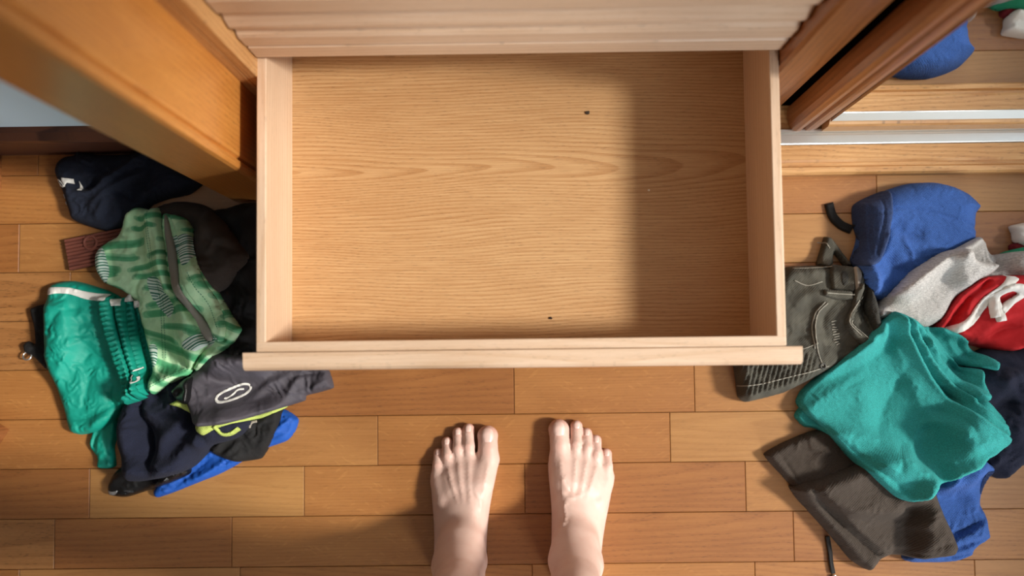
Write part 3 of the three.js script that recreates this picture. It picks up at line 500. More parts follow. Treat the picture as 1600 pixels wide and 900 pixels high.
  layer(g, 'front_panel', pm, { out: [[211, 322], [228, 325], [246, 324], [252, 336], [262, 380], [270, 440], [276, 455], [300, 480], [314, 500], [324, 524], [332, 540], [300, 576], [296, 586], [262, 602], [238, 617], [231, 606], [229, 580], [215, 520], [200, 470], [178, 452], [150, 440], [138, 420], [136, 400], [142, 386], [160, 372], [172, 366], [184, 348], [196, 332]], t: 0.022, R: 0.012, cell: 0.002, write: true, tension: 0.25, uvBox,
    folds: [['s', [[278, 590], [276, 545], [274, 500], [272, 455], [266, 410]], -0.007, 0.003, 0.02], ['v', [[160, 372], [166, 400], [172, 440]], 0.006, 0.006], ['r', [[185, 380], [215, 350], [240, 335]], 0.005, 0.012], ['v', [[216, 430], [206, 450], [210, 480]], 0.006, 0.006], ['r', [[225, 500], [232, 550], [240, 600]], 0.004, 0.008], ['v', [[298, 582], [286, 560], [290, 520]], 0.008, 0.004], ['r', [[232, 330], [246, 400], [252, 470], [254, 560]], 0.0016, 0.003, 0, 1]], wr: [0.005, 0.03, 75, 3], seed: 17 });
  rebase(g);
}
{ // teal shorts with gathered waist
  const g = thing('teal_shorts', 'teal sports shorts with white stripe and gathered elastic waist', 'shorts', LEFT);
  layer(g, 'lower_leg', F.teal, { out: [[150, 660], [176, 645], [182, 670], [176, 700], [178, 728], [166, 733], [150, 731], [150, 716], [140, 702], [138, 690]], t: 0.010, R: 0.006, cell: 0.002, write: true, wr: [0.006, 0.02, 80, 3], seed: 4, folds: [['v', [[148, 715], [145, 695], [155, 670]], 0.006, 0.004]] });
  const m = layer(g, 'leg', F.teal, { out: [[69, 448], [85, 439], [110, 438], [140, 446], [165, 455], [186, 470], [205, 520], [220, 575], [230, 605], [215, 622], [188, 634], [178, 652], [158, 670], [135, 678], [116, 681], [101, 674], [92, 640], [80, 605], [70, 565], [67, 520], [66, 480]], t: 0.02, R: 0.016, cell: 0.002, write: true,
    folds: [['r', [[80, 470], [100, 500], [95, 560]], 0.006, 0.018], ['v', [[78, 520], [95, 490], [125, 480]], 0.005, 0.007], ['v', [[150, 560], [135, 600], [130, 640]], 0.004, 0.008], ['r', [[155, 540], [135, 530], [115, 545]], 0.005, 0.006], ['v', [[160, 560], [140, 552], [125, 570]], 0.004, 0.005], ['v', [[185, 640], [170, 625], [172, 600]], 0.008, 0.004], ['r', [[140, 500], [128, 490], [120, 500]], 0.004, 0.005], ['r', [[150, 520], [138, 512], [126, 520]], 0.003, 0.004], ['v', [[104, 655], [130, 655], [165, 640], [180, 625]], 0.0018, 0.0016, 0, 1], ['v', [[103, 651], [130, 651], [165, 636]], 0.0014, 0.0014, 0, 1]], wr: [0.004, 0.02, 10, 2], seed: 44, fine: 0.0009 });
  // gathered waist, folded like an accordion
  const gather = (lines) => (px, py, v, soft) => 0.0024 * soft * Math.sin(v.z * 820 + v.x * 300 + 1.2 * noise(v.x * 60, v.z * 20)) ;
  const strips = [[[207, 470], [214, 500], [222, 545], [231, 590], [233, 612]], [[193, 462], [200, 500], [211, 550], [224, 595], [228, 618]], [[178, 464], [186, 505], [198, 555], [212, 598], [222, 624]], [[158, 462], [165, 505], [180, 555], [196, 600], [206, 630]]];
  const wid = [15, 14, 14, 21], lift = [-0.010, -0.005, 0.0, 0.003];
  strips.forEach((s, i) => layer(g, 'waistband_fold', i < 1 ? F.tealDark : F.tealBand, { out: band(s, wid[i]), t: 0.015 + lift[i], R: 0.0075, cell: 0.0016, write: true, tension: 0, iter: 6, extra: gather() }));
  const hw = m.hN + 0.012;
  patch(g, 'white_stripe', F.white, [[69, 449], [85, 448], [105, 449], [130, 455], [150, 458], [167, 459], [167, 470], [150, 470], [130, 467], [105, 459], [85, 458], [69, 460]], m.hN + 0.006);
  for (const [o, d] of [[[[170, 467], [183, 466], [184, 477], [172, 478]], 0.014], [[[186, 461], [197, 459], [199, 469], [188, 471]], 0.012], [[[201, 470], [213, 469], [215, 479], [203, 481]], 0.008]]) patch(g, 'white_stripe', F.white, o, m.hN + d, { tension: 0 });
  ribbon(g, 'embroidered_mark', F.white, [[211, 586], [213, 592], [218, 597], [222, 594], [219, 588]], 2.2, m.hN + 0.008, { cell: 0.0011, t: 0.0003, thin: 0.001, R: 0.001 });
  ribbon(g, 'embroidered_mark', F.white, [[212, 580], [216, 577], [220, 574]], 2, m.hN + 0.008, { cell: 0.0011, t: 0.0003, thin: 0.001, R: 0.001 });
  rebase(g);
}
// ---------------------------------------------------------------- pile of clothes right of the drawer
{
  const g = thing('navy_pullover', 'dark navy pullover crumpled beyond the turquoise garment', 'pullover', RIGHT);
  layer(g, 'fabric', F.navyKnit, { out: [[1520, 580], [1545, 548], [1580, 540], [1640, 530], [1690, 570], [1690, 700], [1640, 722], [1604, 736], [1582, 754], [1560, 742], [1540, 738], [1505, 760], [1460, 760], [1480, 660]], t: 0.045, R: 0.03, und: [0.014, 0.05], folds: [['r', [[1555, 600], [1580, 585], [1620, 570]], 0.012, 0.01], ['v', [[1545, 640], [1580, 630], [1620, 640]], 0.014, 0.01], ['v', [[1530, 735], [1550, 715], [1560, 690]], 0.014, 0.007], ['r', [[1500, 740], [1530, 715], [1545, 690]], 0.01, 0.01]], wr: [0.008, 0.03, -30, 2], seed: 51 });
  rebase(g);
}
{
  const g = thing('blue_sweatpants', 'blue fleece garment with ribbed cuff under the dark brown trousers', 'sweatpants', RIGHT);
  const m = layer(g, 'fabric', F.fleece, { out: [[1420, 760], [1450, 720], [1500, 712], [1540, 722], [1556, 738], [1551, 760], [1545, 790], [1552, 806], [1556, 826], [1558, 846], [1535, 862], [1530, 874], [1505, 884], [1465, 886], [1425, 881], [1430, 830]], t: 0.035, R: 0.02, cell: 0.002, write: true,
    folds: [['s', [[1480, 850], [1520, 825], [1552, 806]], 0.008, 0.004, 0.03], ['v', [[1485, 862], [1520, 850], [1550, 840]], 0.009, 0.004], ['v', [[1478, 842], [1510, 828], [1540, 812]], 0.008, 0.003], ['v', [[1528, 735], [1540, 770], [1536, 800]], 0.008, 0.005], ['r', [[1490, 740], [1515, 770], [1530, 800]], 0.008, 0.012], ['v', [[1470, 876], [1500, 872], [1530, 864]], 0.008, 0.003]], wr: [0.005, 0.03, -30, 2], seed: 61 });
  for (let i = 0; i < 7; i++) ribbon(g, 'rib', F.fleeceBand, [[1534 + i * 2.5, 735], [1540 + i * 2, 755], [1541 + i * 1.2, 775]], 1.3, m.hN, { cell: 0.0011, t: 0.0008, R: 0.001 });
  rebase(g);
}
{
  const g = thing('brown_trousers', 'dark brown folded cotton trousers under the turquoise garment', 'trousers', RIGHT);
  layer(g, 'rear_leg', F.brown, { out: [[1198, 712], [1225, 695], [1270, 676], [1320, 668], [1400, 690], [1440, 740], [1400, 800], [1320, 800], [1262, 772], [1246, 766], [1225, 744]], t: 0.02, R: 0.009, cell: 0.002, write: true, tension: 0.2, folds: [['v', [[1216, 705], [1236, 735], [1256, 762]], 0.0022, 0.0022, 0, 1], ['r', [[1260, 760], [1300, 740], [1340, 720]], 0.006, 0.01]], wr: [0.004, 0.03, -30, 3], seed: 71 });
  const m = layer(g, 'front_leg', F.brown, { out: [[1246, 766], [1275, 755], [1330, 735], [1400, 705], [1448, 745], [1462, 775], [1476, 808], [1490, 838], [1495, 855], [1488, 868], [1465, 872], [1440, 876], [1405, 876], [1392, 882], [1372, 901], [1345, 885], [1316, 850], [1280, 810], [1258, 786]], t: 0.032, R: 0.014, cell: 0.002, write: true, tension: 0.22,
    folds: [['v', [[1272, 768], [1310, 812], [1350, 850], [1386, 880]], 0.010, 0.005, 0, 1], ['s', [[1390, 872], [1340, 830], [1300, 790], [1275, 762]], 0.006, 0.004, 0.05], ['v', [[1385, 866], [1430, 860], [1490, 840]], 0.0025, 0.0025, 0, 1], ['r', [[1420, 830], [1445, 810], [1455, 790]], 0.007, 0.007], ['v', [[1400, 790], [1430, 800], [1450, 815]], 0.007, 0.008], ['r', [[1395, 790], [1420, 775], [1440, 770]], 0.006, 0.008], ['v', [[1400, 868], [1440, 866], [1470, 862]], 0.008, 0.006]], wr: [0.004, 0.03, -45, 3], seed: 73 });
  cord(g, 'drawstring', F.shiny, [[1293, 838], [1297, 862], [1299, 880], [1302, 896]], 0.0034, 0.004);
  const a = P(1302, 893, 0.004), b = P(1303.5, 905, 0.004), tip = new THREE.CylinderGeometry(0.0036, 0.003, 0.012, 12); tip.rotateX(Math.PI / 2); tip.translate(b.x, 0.004, b.z); mesh('cord_end', tip, metal, g);
  rebase(g);
}
{ // grey-green jeans
  const g = thing('denim_jeans', 'grey-green denim jeans with stitched pocket and open waistband beside the drawer', 'jeans', RIGHT);
  const m = layer(g, 'leg', F.denim, { out: [[1153, 560], [1157, 600], [1160, 622], [1172, 630], [1200, 624], [1232, 615], [1262, 600], [1300, 580], [1345, 560], [1380, 530], [1376, 480], [1368, 448], [1356, 425], [1336, 414], [1300, 412], [1240, 414], [1222, 430], [1200, 500], [1180, 545]], t: 0.036, R: 0.014, cell: 0.002, write: true, tension: 0.25,
    folds: [['r', [[1240, 480], [1262, 460], [1280, 462], [1300, 470]], 0.008, 0.008], ['r', [[1292, 472], [1276, 490], [1272, 525], [1282, 560]], 0.006, 0.004], ['v', [[1300, 476], [1286, 500], [1290, 530]], 0.006, 0.006], ['s', [[1340, 490], [1322, 505], [1335, 520], [1352, 535]], 0.008, 0.003, 0.02], ['s', [[1350, 420], [1345, 450], [1335, 490]], 0.008, 0.003, 0.015], ['v', [[1355, 440], [1350, 480], [1362, 515]], 0.014, 0.005], ['v', [[1340, 450], [1336, 480], [1328, 500]], 0.010, 0.004], ['r', [[1330, 500], [1346, 522], [1362, 535]], 0.008, 0.004], ['v', [[1235, 530], [1262, 525], [1285, 520]], 0.0025, 0.0025]],
    extra: (px, py, v, s) => (py > 548 && px < 1275 ? 0.0022 * s * Math.sin(px * 0.85 + py * 0.2) * sstep(548, 556, py) * (1 - sstep(600, 604, py + (px - 1230) * 0.28)) : 0) + 0.003 * noise(v.x * 22, v.z * 12) * s, wr: [0.003, 0.03, 60, 2], seed: 81 });
  const h = m.hN;
  layer(g, 'belt_tab', F.denim, { out: [[1278, 413], [1284, 392], [1291, 369], [1300, 370], [1309, 381], [1320, 396], [1334, 415], [1322, 416], [1311, 401], [1305, 394], [1301, 413], [1290, 418]], t: 0.014, R: 0.005, cell: 0.0016, write: true, tension: 0.15 });
  layer(g, 'waistband', F.denim, { out: [[1303, 412], [1334, 416], [1337, 420], [1335, 452], [1332, 456], [1302, 452], [1300, 430]], t: 0.007, R: 0.003, cell: 0.0016, write: true, tension: 0.1 });
  layer(g, 'belt_loop', F.denim, { out: [[1290, 452], [1332, 455], [1334, 468], [1310, 468], [1288, 462]], t: 0.006, R: 0.003, cell: 0.0016, write: true, tension: 0.15 });
  patch(g, 'buttonhole', F.denimDark, [[1317, 424], [1322, 424], [1324, 432], [1323, 444], [1319, 446], [1316, 440], [1315, 430]], h + 0.014);
  layer(g, 'button_stand', F.lining, { out: [[1335, 420], [1342, 416], [1348, 424], [1344, 450], [1338, 454]], t: 0.006, R: 0.003, cell: 0.0016, write: true });
  layer(g, 'rear_waistband', F.denimDark, { out: [[1344, 424], [1352, 417], [1362, 430], [1365, 452], [1372, 476], [1378, 505], [1380, 524], [1370, 522], [1362, 500], [1354, 478], [1358, 455], [1352, 436]], t: 0.012, R: 0.005, cell: 0.0016, write: true, tension: 0.3 });
  layer(g, 'inner_waistband', F.denim, { out: [[1336, 456], [1346, 442], [1350, 452], [1347, 472], [1338, 492], [1334, 503], [1342, 514], [1356, 526], [1362, 536], [1350, 540], [1334, 526], [1322, 508], [1326, 494], [1334, 478]], t: 0.010, R: 0.004, cell: 0.0016, write: true, tension: 0.3 });
  const st = (l, hh = h + 0.004) => ribbon(g, 'stitching', F.thread, l, 1.5, hh, { cell: 0.0011, t: 0.0003, thin: 0.0008, R: 0.001 });
  st([[1242, 418], [1270, 418], [1300, 416]]); st([[1242, 438], [1262, 446], [1285, 440]]);
  st([[1292, 474], [1277, 490], [1272, 515], [1276, 545], [1286, 572]]); st([[1288, 472], [1273, 490], [1268, 515], [1272, 545]]);
  st([[1236, 548], [1258, 544], [1276, 536]]); st([[1158, 604], [1190, 600], [1230, 590], [1270, 580], [1296, 572]]);
  st([[1344, 420], [1352, 418], [1362, 436], [1364, 452], [1372, 474], [1374, 500]], h + 0.004); st([[1347, 452], [1340, 480], [1330, 498], [1326, 506], [1340, 518], [1352, 530]], h + 0.004); st([[1338, 470], [1322, 502], [1340, 525]], h + 0.004);
  st([[1291, 374], [1300, 376], [1306, 385]], h + 0.01); st([[1290, 458], [1332, 461]], h + 0.01);
  const R = rng(5); for (let i = 0; i < 10; i++) st([[1296 + R() * 3 + i * 0.9, 503 + i * 4], [1303 + R() * 4 + i * 0.9, 500 + i * 4 + R() * 4]]);
  const c = P(1285, 572, h); const rv = new THREE.TorusGeometry(0.0036, 0.0011, 8, 20); rv.rotateX(Math.PI / 2); rv.translate(c.x, lying(c.x, c.z) + 0.0012, c.z); mesh('rivet', rv, new THREE.MeshStandardMaterial({ color: srgb(90, 88, 84), metalness: 0.8, roughness: 0.4 }), g);
  rebase(g);
}
{
  const g = thing('blue_fleece_pants', 'blue fleece sweatpants with darker waistband near the wardrobe threshold', 'sweatpants', RIGHT);
  const m = layer(g, 'fabric', F.fleece, { out: [[1350, 318], [1375, 304], [1396, 292], [1430, 281], [1470, 279], [1500, 286], [1525, 297], [1546, 318], [1538, 332], [1536, 352], [1536, 375], [1510, 400], [1470, 425], [1430, 460], [1390, 470], [1358, 450], [1340, 415], [1352, 370]], t: 0.05, R: 0.035, cell: 0.002, write: true, tension: 0.35,
    folds: [['v', [[1395, 326], [1430, 328], [1480, 340], [1534, 356]], 0.0025, 0.0018, 0, 1], ['v', [[1388, 352], [1410, 366], [1440, 372]], 0.008, 0.010], ['r', [[1385, 362], [1408, 380], [1440, 395]], 0.006, 0.012], ['v', [[1380, 400], [1400, 420], [1440, 430]], 0.01, 0.014], ['r', [[1430, 290], [1470, 290], [1510, 300]], 0.006, 0.012]], wr: [0.004, 0.04, 20, 2], seed: 91 });
  layer(g, 'waistband', F.fleeceBand, { out: [[1346, 316], [1370, 301], [1394, 294], [1392, 320], [1388, 350], [1382, 380], [1370, 410], [1345, 418], [1338, 408], [1352, 375], [1346, 345]], t: 0.006, R: 0.004, cell: 0.0016, write: true, iter: 4, folds: [['v', [[1378, 300], [1376, 345], [1366, 400]], 0.0025, 0.0016, 0, 1], ['v', [[1358, 310], [1360, 345], [1358, 395]], 0.0025, 0.0016, 0, 1], ['v', [[1348, 336], [1386, 334]], 0.002, 0.0016, 0, 1]] });
  ribbon(g, 'strap', F.black, [[1298, 316], [1304, 336], [1317, 350], [1334, 358]], 14, 0.012, { t: 0.004, R: 0.004, thin: 0.003 });
  rebase(g);
}
{
  const g = thing('white_sock', 'white sock cuff on a dark red garment close to the wardrobe threshold', 'sock', RIGHT);
  layer(g, 'dark_red_heel', F.darkRed, { out: [[1582, 384], [1600, 376], [1660, 372], [1700, 390], [1690, 410], [1600, 404]], t: 0.02, R: 0.012 });
  layer(g, 'cuff', F.white, { out: [[1586, 352], [1598, 348], [1625, 344], [1660, 350], [1664, 372], [1620, 380], [1602, 384], [1592, 376], [1590, 364]], t: 0.02, R: 0.010, cell: 0.002, write: true, wr: [0.005, 0.015, 0, 2] });
  rebase(g);
}
{
  const g = thing('green_tshirt', 'green t-shirt behind the grey sweatshirt, seen best in the mirror', 't-shirt', RIGHT);
  layer(g, 'fabric', F.green, { out: [[1574, 398], [1592, 388], [1630, 382], [1690, 386], [1700, 430], [1590, 430]], t: 0.03, R: 0.014, wr: [0.01, 0.03, 20, 2] });
  rebase(g);
}
{
  const g = thing('grey_sweatshirt', 'light grey melange sweatshirt between the blue and the red garment', 'sweatshirt', RIGHT);
  layer(g, 'rear_fold', F.melange, { out: [[1480, 400], [1500, 384], [1535, 368], [1552, 374], [1562, 394], [1600, 392], [1690, 396], [1690, 450], [1600, 460], [1500, 450]], t: 0.03, R: 0.014, cell: 0.002, write: true, folds: [['v', [[1562, 396], [1566, 410], [1556, 425]], 0.012, 0.004]], wr: [0.006, 0.03, 20, 2], seed: 95 });
  layer(g, 'fabric', F.melange, { out: [[1378, 492], [1388, 468], [1402, 446], [1424, 424], [1450, 406], [1472, 394], [1498, 390], [1520, 404], [1562, 412], [1552, 428], [1524, 445], [1504, 470], [1486, 500], [1450, 516], [1410, 512]], t: 0.036, R: 0.02, cell: 0.002, write: true, folds: [['r', [[1408, 450], [1440, 425], [1480, 398]], 0.005, 0.004], ['v', [[1402, 448], [1436, 422], [1472, 396]], 0.005, 0.004], ['r', [[1500, 400], [1525, 415], [1545, 418]], 0.008, 0.01], ['v', [[1520, 425], [1545, 420]], 0.006, 0.006]], wr: [0.004, 0.04, -35, 3], seed: 97 });
  rebase(g);
}
{
  const g = thing('red_shorts', 'red jersey shorts with white drawstring at the edge of the heap', 'shorts', RIGHT);
  const m = layer(g, 'fabric', F.red, { out: [[1470, 515], [1488, 484], [1508, 452], [1528, 436], [1560, 430], [1620, 432], [1700, 440], [1700, 530], [1620, 538], [1585, 548], [1555, 545], [1500, 530]], t: 0.03, R: 0.016, cell: 0.002, write: true,
    folds: [['v', [[1488, 512], [1512, 474], [1535, 440]], 0.022, 0.006, 0, 1], ['v', [[1510, 518], [1535, 484], [1555, 450]], 0.014, 0.006], ['r', [[1530, 530], [1565, 500], [1600, 490]], 0.008, 0.008], ['v', [[1535, 535], [1570, 515], [1600, 510]], 0.008, 0.005], ['r', [[1503, 490], [1525, 460], [1545, 440]], 0.007, 0.006]], wr: [0.005, 0.025, -35, 3], seed: 101 });
  const h = m.hN + 0.008, S = { t: 0.004, R: 0.005, thin: 0.002 };
  ribbon(g, 'drawstring', F.white, [[1492, 518], [1520, 505], [1540, 480], [1556, 455], [1578, 432]], 14, h, S);
  ribbon(g, 'drawstring_loop', F.white, [[1562, 496], [1560, 474], [1562, 458], [1580, 450], [1598, 458], [1586, 470], [1570, 486]], 11, h + 0.006, { ...S, lift: 0.006 });
  ribbon(g, 'drawstring_end', F.white, [[1556, 458], [1566, 482], [1570, 502]], 13, h + 0.006, { ...S, lift: 0.004 });
  rebase(g);
}
{ // turquoise garment, folded several times
  const g = thing('turquoise_sweatpants', 'folded turquoise jersey garment on top of the heap', 'sweatpants', RIGHT);
  const w = { cell: 0.002, write: true, tension: 0.35 };
  layer(g, 'bottom_fold', F.turquoise, { out: [[1248, 652], [1256, 638], [1290, 610], [1420, 520], [1440, 520], [1500, 600], [1555, 665], [1400, 740], [1290, 676], [1262, 668]], t: 0.012, R: 0.006, iter: 30, ...w });
  layer(g, 'rear_fold', F.turquoise, { out: [[1440, 512], [1475, 512], [1492, 520], [1512, 532], [1530, 550], [1547, 566], [1541, 578], [1524, 574], [1500, 570], [1470, 560], [1440, 540]], t: 0.016, R: 0.010, iter: 12, ...w, folds: [['v', [[1492, 522], [1506, 545], [1530, 568]], 0.008, 0.004], ['r', [[1478, 520], [1490, 545], [1510, 565]], 0.004, 0.004]] });
  layer(g, 'fourth_fold', F.turquoise, { out: [[1412, 496], [1445, 510], [1470, 530], [1486, 552], [1510, 572], [1530, 578], [1530, 596], [1537, 616], [1520, 622], [1490, 612], [1450, 575], [1420, 525]], t: 0.014, R: 0.008, iter: 10, ...w, folds: [['v', [[1470, 540], [1495, 570], [1522, 592]], 0.008, 0.004]] });
  layer(g, 'third_fold', F.turquoise, { out: [[1404, 490], [1428, 500], [1448, 520], [1468, 552], [1492, 580], [1518, 602], [1536, 616], [1530, 626], [1490, 620], [1440, 580], [1410, 520]], t: 0.012, R: 0.007, iter: 8, ...w });
  layer(g, 'second_fold', F.turquoise, { out: [[1400, 488], [1416, 494], [1432, 515], [1450, 548], [1474, 582], [1505, 615], [1540, 645], [1570, 668], [1568, 684], [1500, 690], [1440, 640], [1405, 560], [1390, 520]], t: 0.011, R: 0.006, iter: 8, ...w });
  layer(g, 'top_fold', F.turquoise, { out: [[1396, 489], [1403, 487], [1412, 496], [1424, 522], [1440, 556], [1460, 590], [1488, 622], [1528, 656], [1571, 682], [1566, 697], [1530, 716], [1490, 738], [1450, 760], [1436, 774], [1415, 781], [1396, 775], [1365, 748], [1330, 712], [1295, 672], [1268, 648], [1258, 630], [1268, 610], [1310, 572], [1360, 525]], t: 0.014, R: 0.0065, iter: 60, ...w, tension: 0.3, und: [0.004, 0.08],
    folds: [['v', [[1428, 565], [1412, 600], [1392, 640], [1370, 700]], 0.009, 0.013], ['r', [[1345, 600], [1360, 630], [1340, 660]], 0.005, 0.016], ['v', [[1440, 640], [1480, 646], [1502, 664], [1508, 690]], 0.007, 0.007], ['r', [[1430, 684], [1452, 662], [1480, 664], [1494, 682]], 0.005, 0.006], ['v', [[1392, 740], [1400, 710], [1415, 690]], 0.007, 0.008], ['r', [[1425, 760], [1460, 720], [1530, 688]], 0.005, 0.010], ['r', [[1412, 720], [1436, 690], [1470, 684]], 0.003, 0.006], ['v', [[1285, 655], [1335, 706], [1412, 768]], 0.003, 0.0025, 0, 1], ['r', [[1408, 500], [1436, 562], [1484, 625], [1560, 682]], 0.0025, 0.004, 0, 1]] });
  rebase(g);
}
// ---------------------------------------------------------------- the person who looks into the drawer: bare feet and legs
const roundCone = (p, a, b, ra, rb) => {       // distance to a capsule whose radius goes from ra to rb
  const bx = b[0] - a[0], by = b[1] - a[1], bz = b[2] - a[2], l2 = bx * bx + by * by + bz * bz, t = clamp(((p[0] - a[0]) * bx + (p[1] - a[1]) * by + (p[2] - a[2]) * bz) / l2);
  return Math.hypot(p[0] - a[0] - bx * t, p[1] - a[1] - by * t, p[2] - a[2] - bz * t) - (ra + (rb - ra) * t);
};
const smin = (a, b, k) => { const h = Math.max(k - Math.abs(a - b), 0) / k; return Math.min(a, b) - h * h * k * 0.25; };
const smax = (a, b, k) => -smin(-a, -b, k);
// outlines: [pixel row, left edge, right edge, height of the instep]
const feet = [
  { toes: [[[873, 671], [876, 712], 16.4], [[900.5, 666], [899, 712], 9.8], [[916.5, 677], [916, 716], 8.8], [[931, 688], [932, 722], 9], [[947.5, 709], [949, 742], 8.6]], inner: -1, ankle: [897, 0.078, 0.292],
    rows: [[700, 860, 944, 0.021], [716, 857, 952, 0.026], [732, 857, 957, 0.033], [748, 858, 959, 0.040], [770, 860, 956.5, 0.047], [795, 862, 952, 0.056], [820, 862.5, 947, 0.066], [845, 862, 943, 0.076], [880, 861, 939, 0.086], [930, 863, 934, 0.07]],
    vein: [[[884, 744], [880, 756], [887, 764], [879, 770], [889, 779], [904, 774], [922, 764]], [[889, 779], [882, 792], [884, 806], [880, 822]]], tendon: [[[899, 716], [897, 745], [893, 785]], [[916, 720], [911, 748], [905, 780]], [[932, 728], [925, 752], [915, 780]], [[876, 716], [879, 750], [884, 800]]] },
  { toes: [[[762, 681], [763, 716], 16.4], [[732, 671], [733, 716], 9.7], [[715.5, 676], [717, 718], 8.8], [[698.5, 691], [701, 726], 8.8], [[685, 708], [684, 740], 8]], inner: 1, ankle: [719, 0.078, 0.292],
    rows: [[700, 688, 776, 0.021], [716, 680, 776, 0.026], [732, 674, 775, 0.033], [748, 671, 773, 0.040], [770, 673, 769.5, 0.047], [795, 675, 765, 0.056], [820, 677, 762, 0.066], [845, 677.5, 760, 0.076], [880, 677, 759, 0.086], [930, 679, 756, 0.07]],
    vein: [[[744, 772], [751, 786], [750, 800]]], tendon: [[[733, 720], [733, 750], [735, 790]], [[717, 722], [719, 750], [724, 785]], [[701, 730], [706, 755], [716, 785]], [[763, 722], [757, 755], [748, 795]]] },
];
const SC = 1 / 1085;          // metres per pixel close to the floor
for (const f of feet) {
  const w = (p, y) => { const q = P(p[0], p[1], y); return [q.x, y, q.z]; };
  const A = P(f.ankle[0], 860, f.ankle[1]); const ax = A.x, az = f.ankle[2];
  const toes = [], bones = [];
  f.toes.forEach(([tip, base, rpx], i) => {
    const r = rpx * SC, big = i === 0, yTip = r * 0.84, yB = [0.016, 0.016, 0.015, 0.0135, 0.0115][i], b = w(base, yB), t = w(tip, yTip), mid = [(t[0] * 0.42 + b[0] * 0.58), Math.max(yTip, yB) + (big ? 0.001 : 0.0030), (t[2] * 0.42 + b[2] * 0.58)];
    toes.push({ segs: [[b, mid, r * (big ? 0.9 : 0.92), r * (big ? 0.84 : 0.84)], [mid, t, r * (big ? 0.84 : 0.84), r * 0.98]], tip: t, r, mid, base: b });
    bones.push([[b[0], yB, b[2] + 0.002], [ax + (b[0] - ax) * 0.75, yB + 0.012, b[2] + 0.035], r * 0.98, r * 1.1]);
  });
  const rows = f.rows.map(([py, l, r, H]) => { const a = P(l, py, Math.min(0.018, H * 0.5)), c = P(r, py, Math.min(0.018, H * 0.5)); return [(a.z + c.z) / 2, a.x, c.x, H]; });
  const row = z => { let i = 0; while (i < rows.length - 2 && rows[i + 1][0] < z) i++; const t = clamp((z - rows[i][0]) / (rows[i + 1][0] - rows[i][0])), s = t; return [1, 2, 3].map(k => { const p0 = rows[Math.max(0, i - 1)][k], p1 = rows[i][k], p2 = rows[i + 1][k], p3 = rows[Math.min(rows.length - 1, i + 2)][k]; return 0.5 * (2 * p1 + (p2 - p0) * s + (2 * p0 - 5 * p1 + 4 * p2 - p3) * s * s + (3 * p1 - p0 - 3 * p2 + p3) * s * s * s); }); };
  const bx = [toes[0].base[0], toes[4].base[0]], bz = [toes[0].base[2] - 0.001, toes[4].base[2] - 0.006];
  const slab = p => {
    const [l, r, H] = row(p[2]), pk = f.inner < 0 ? l + (r - l) * 0.31 : r - (r - l) * 0.31, outw = (p[0] > pk) === (f.inner < 0), s = Math.abs(p[0] - pk) / (p[0] > pk ? r - pk : pk - l), y = Math.max(p[1] - 0.006, 0) / (H - 0.006), q = Math.pow(s ** (outw ? 1.75 : 2.3) + y ** 1.6, 0.52) - 1;
    let d = q * Math.min((r - l) * 0.36, H) * 0.8;
    const t = clamp((p[0] - bx[0]) / (bx[1] - bx[0]), -0.3, 1.3), zf = bz[0] + (bz[1] - bz[0]) * t * t;
    d = smax(d, (zf - p[2]), 0.016);
    return smax(d, p[2] - (az + 0.052), 0.03);
  };
  const body = [[[ax, 0.07, az - 0.018], [ax, 0.115, az + 0.002], 0.026, 0.025], [[ax, 0.1, az], [ax, 0.17, az + 0.012], 0.025, 0.026], [[ax, 0.05, az + 0.025], [ax, 0.12, az + 0.030], 0.021, 0.017],
    [[ax - f.inner * 0.021, 0.066, az + 0.004], [ax - f.inner * 0.020, 0.088, az + 0.002], 0.0105, 0.0105], [[ax + f.inner * 0.021, 0.076, az - 0.006], [ax + f.inner * 0.020, 0.093, az - 0.006], 0.011, 0.0105]];
  const hip = [f.inner > 0 ? -0.085 : 0.09, 0.86, 0.335], knee = [ax * 0.98, 0.46, az + 0.045];
  const leg = [[[ax, 0.15, az + 0.010], [ax, 0.31, az + 0.056], 0.026, 0.046], [[ax, 0.31, az + 0.056], knee, 0.047, 0.047], [knee, hip, 0.051, 0.078], [hip, [0, 0.93, 0.34], 0.085, 0.115], [[0, 0.93, 0.34], [0, 1.0, 0.34], 0.115, 0.11]];
  const bodyD = p => { let d = slab(p); for (const s of bones) d = smin(d, roundCone(p, s[0], s[1], s[2], s[3]), 0.01); let e = 1; for (const s of body) e = smin(e, roundCone(p, s[0], s[1], s[2], s[3]), 0.012); for (const s of leg) e = smin(e, roundCone(p, s[0], s[1], s[2], s[3]), 0.012); return smin(d, e, 0.03); };
  const topOf = (D, x, z, y = 0.3) => { for (let i = 0; i < 60; i++) { const d = D([x, y, z]); if (d < 0.0002) break; y -= Math.max(d * 0.7, 0.0003); if (y < 0) break; } return y; };
  f.veins = [];
  for (const [ls, r, sink] of [[f.vein, 0.001, 0.0006], [f.tendon, 0.0026, 0.0025]]) for (const l of ls) { const sm = smoothOpen(l, 4), q = sm.map((p, pi) => { let y = 0.03; for (let i = 0; i < 3; i++) { const a = P(p[0], p[1], y); y = topOf(bodyD, a.x, a.z); } const b = P(p[0], p[1], y); return [b.x, y - sink - 0.0024 * Math.max(0, Math.abs(pi / (sm.length - 1) - 0.4) / 0.6 - 0.35), b.z]; }); for (let i = 0; i + 1 < q.length; i++) f.veins.push([q[i], q[i + 1], r, r]); }
  f.D = p => {
    let d = bodyD(p), td = 1;
    for (const t of toes) { let e = 1; for (const s of t.segs) e = smin(e, roundCone(p, s[0], s[1], s[2], s[3]), 0.006); td = smin(td, e, 0.0012); }
    d = smin(d, td, 0.007);
    if (p[1] < 0.14) for (const s of f.veins) d = smin(d, roundCone(p, s[0], s[1], s[2], s[3]), 0.0028);
    return smax(d, -p[1] + 0.0004, 0.003);
  };
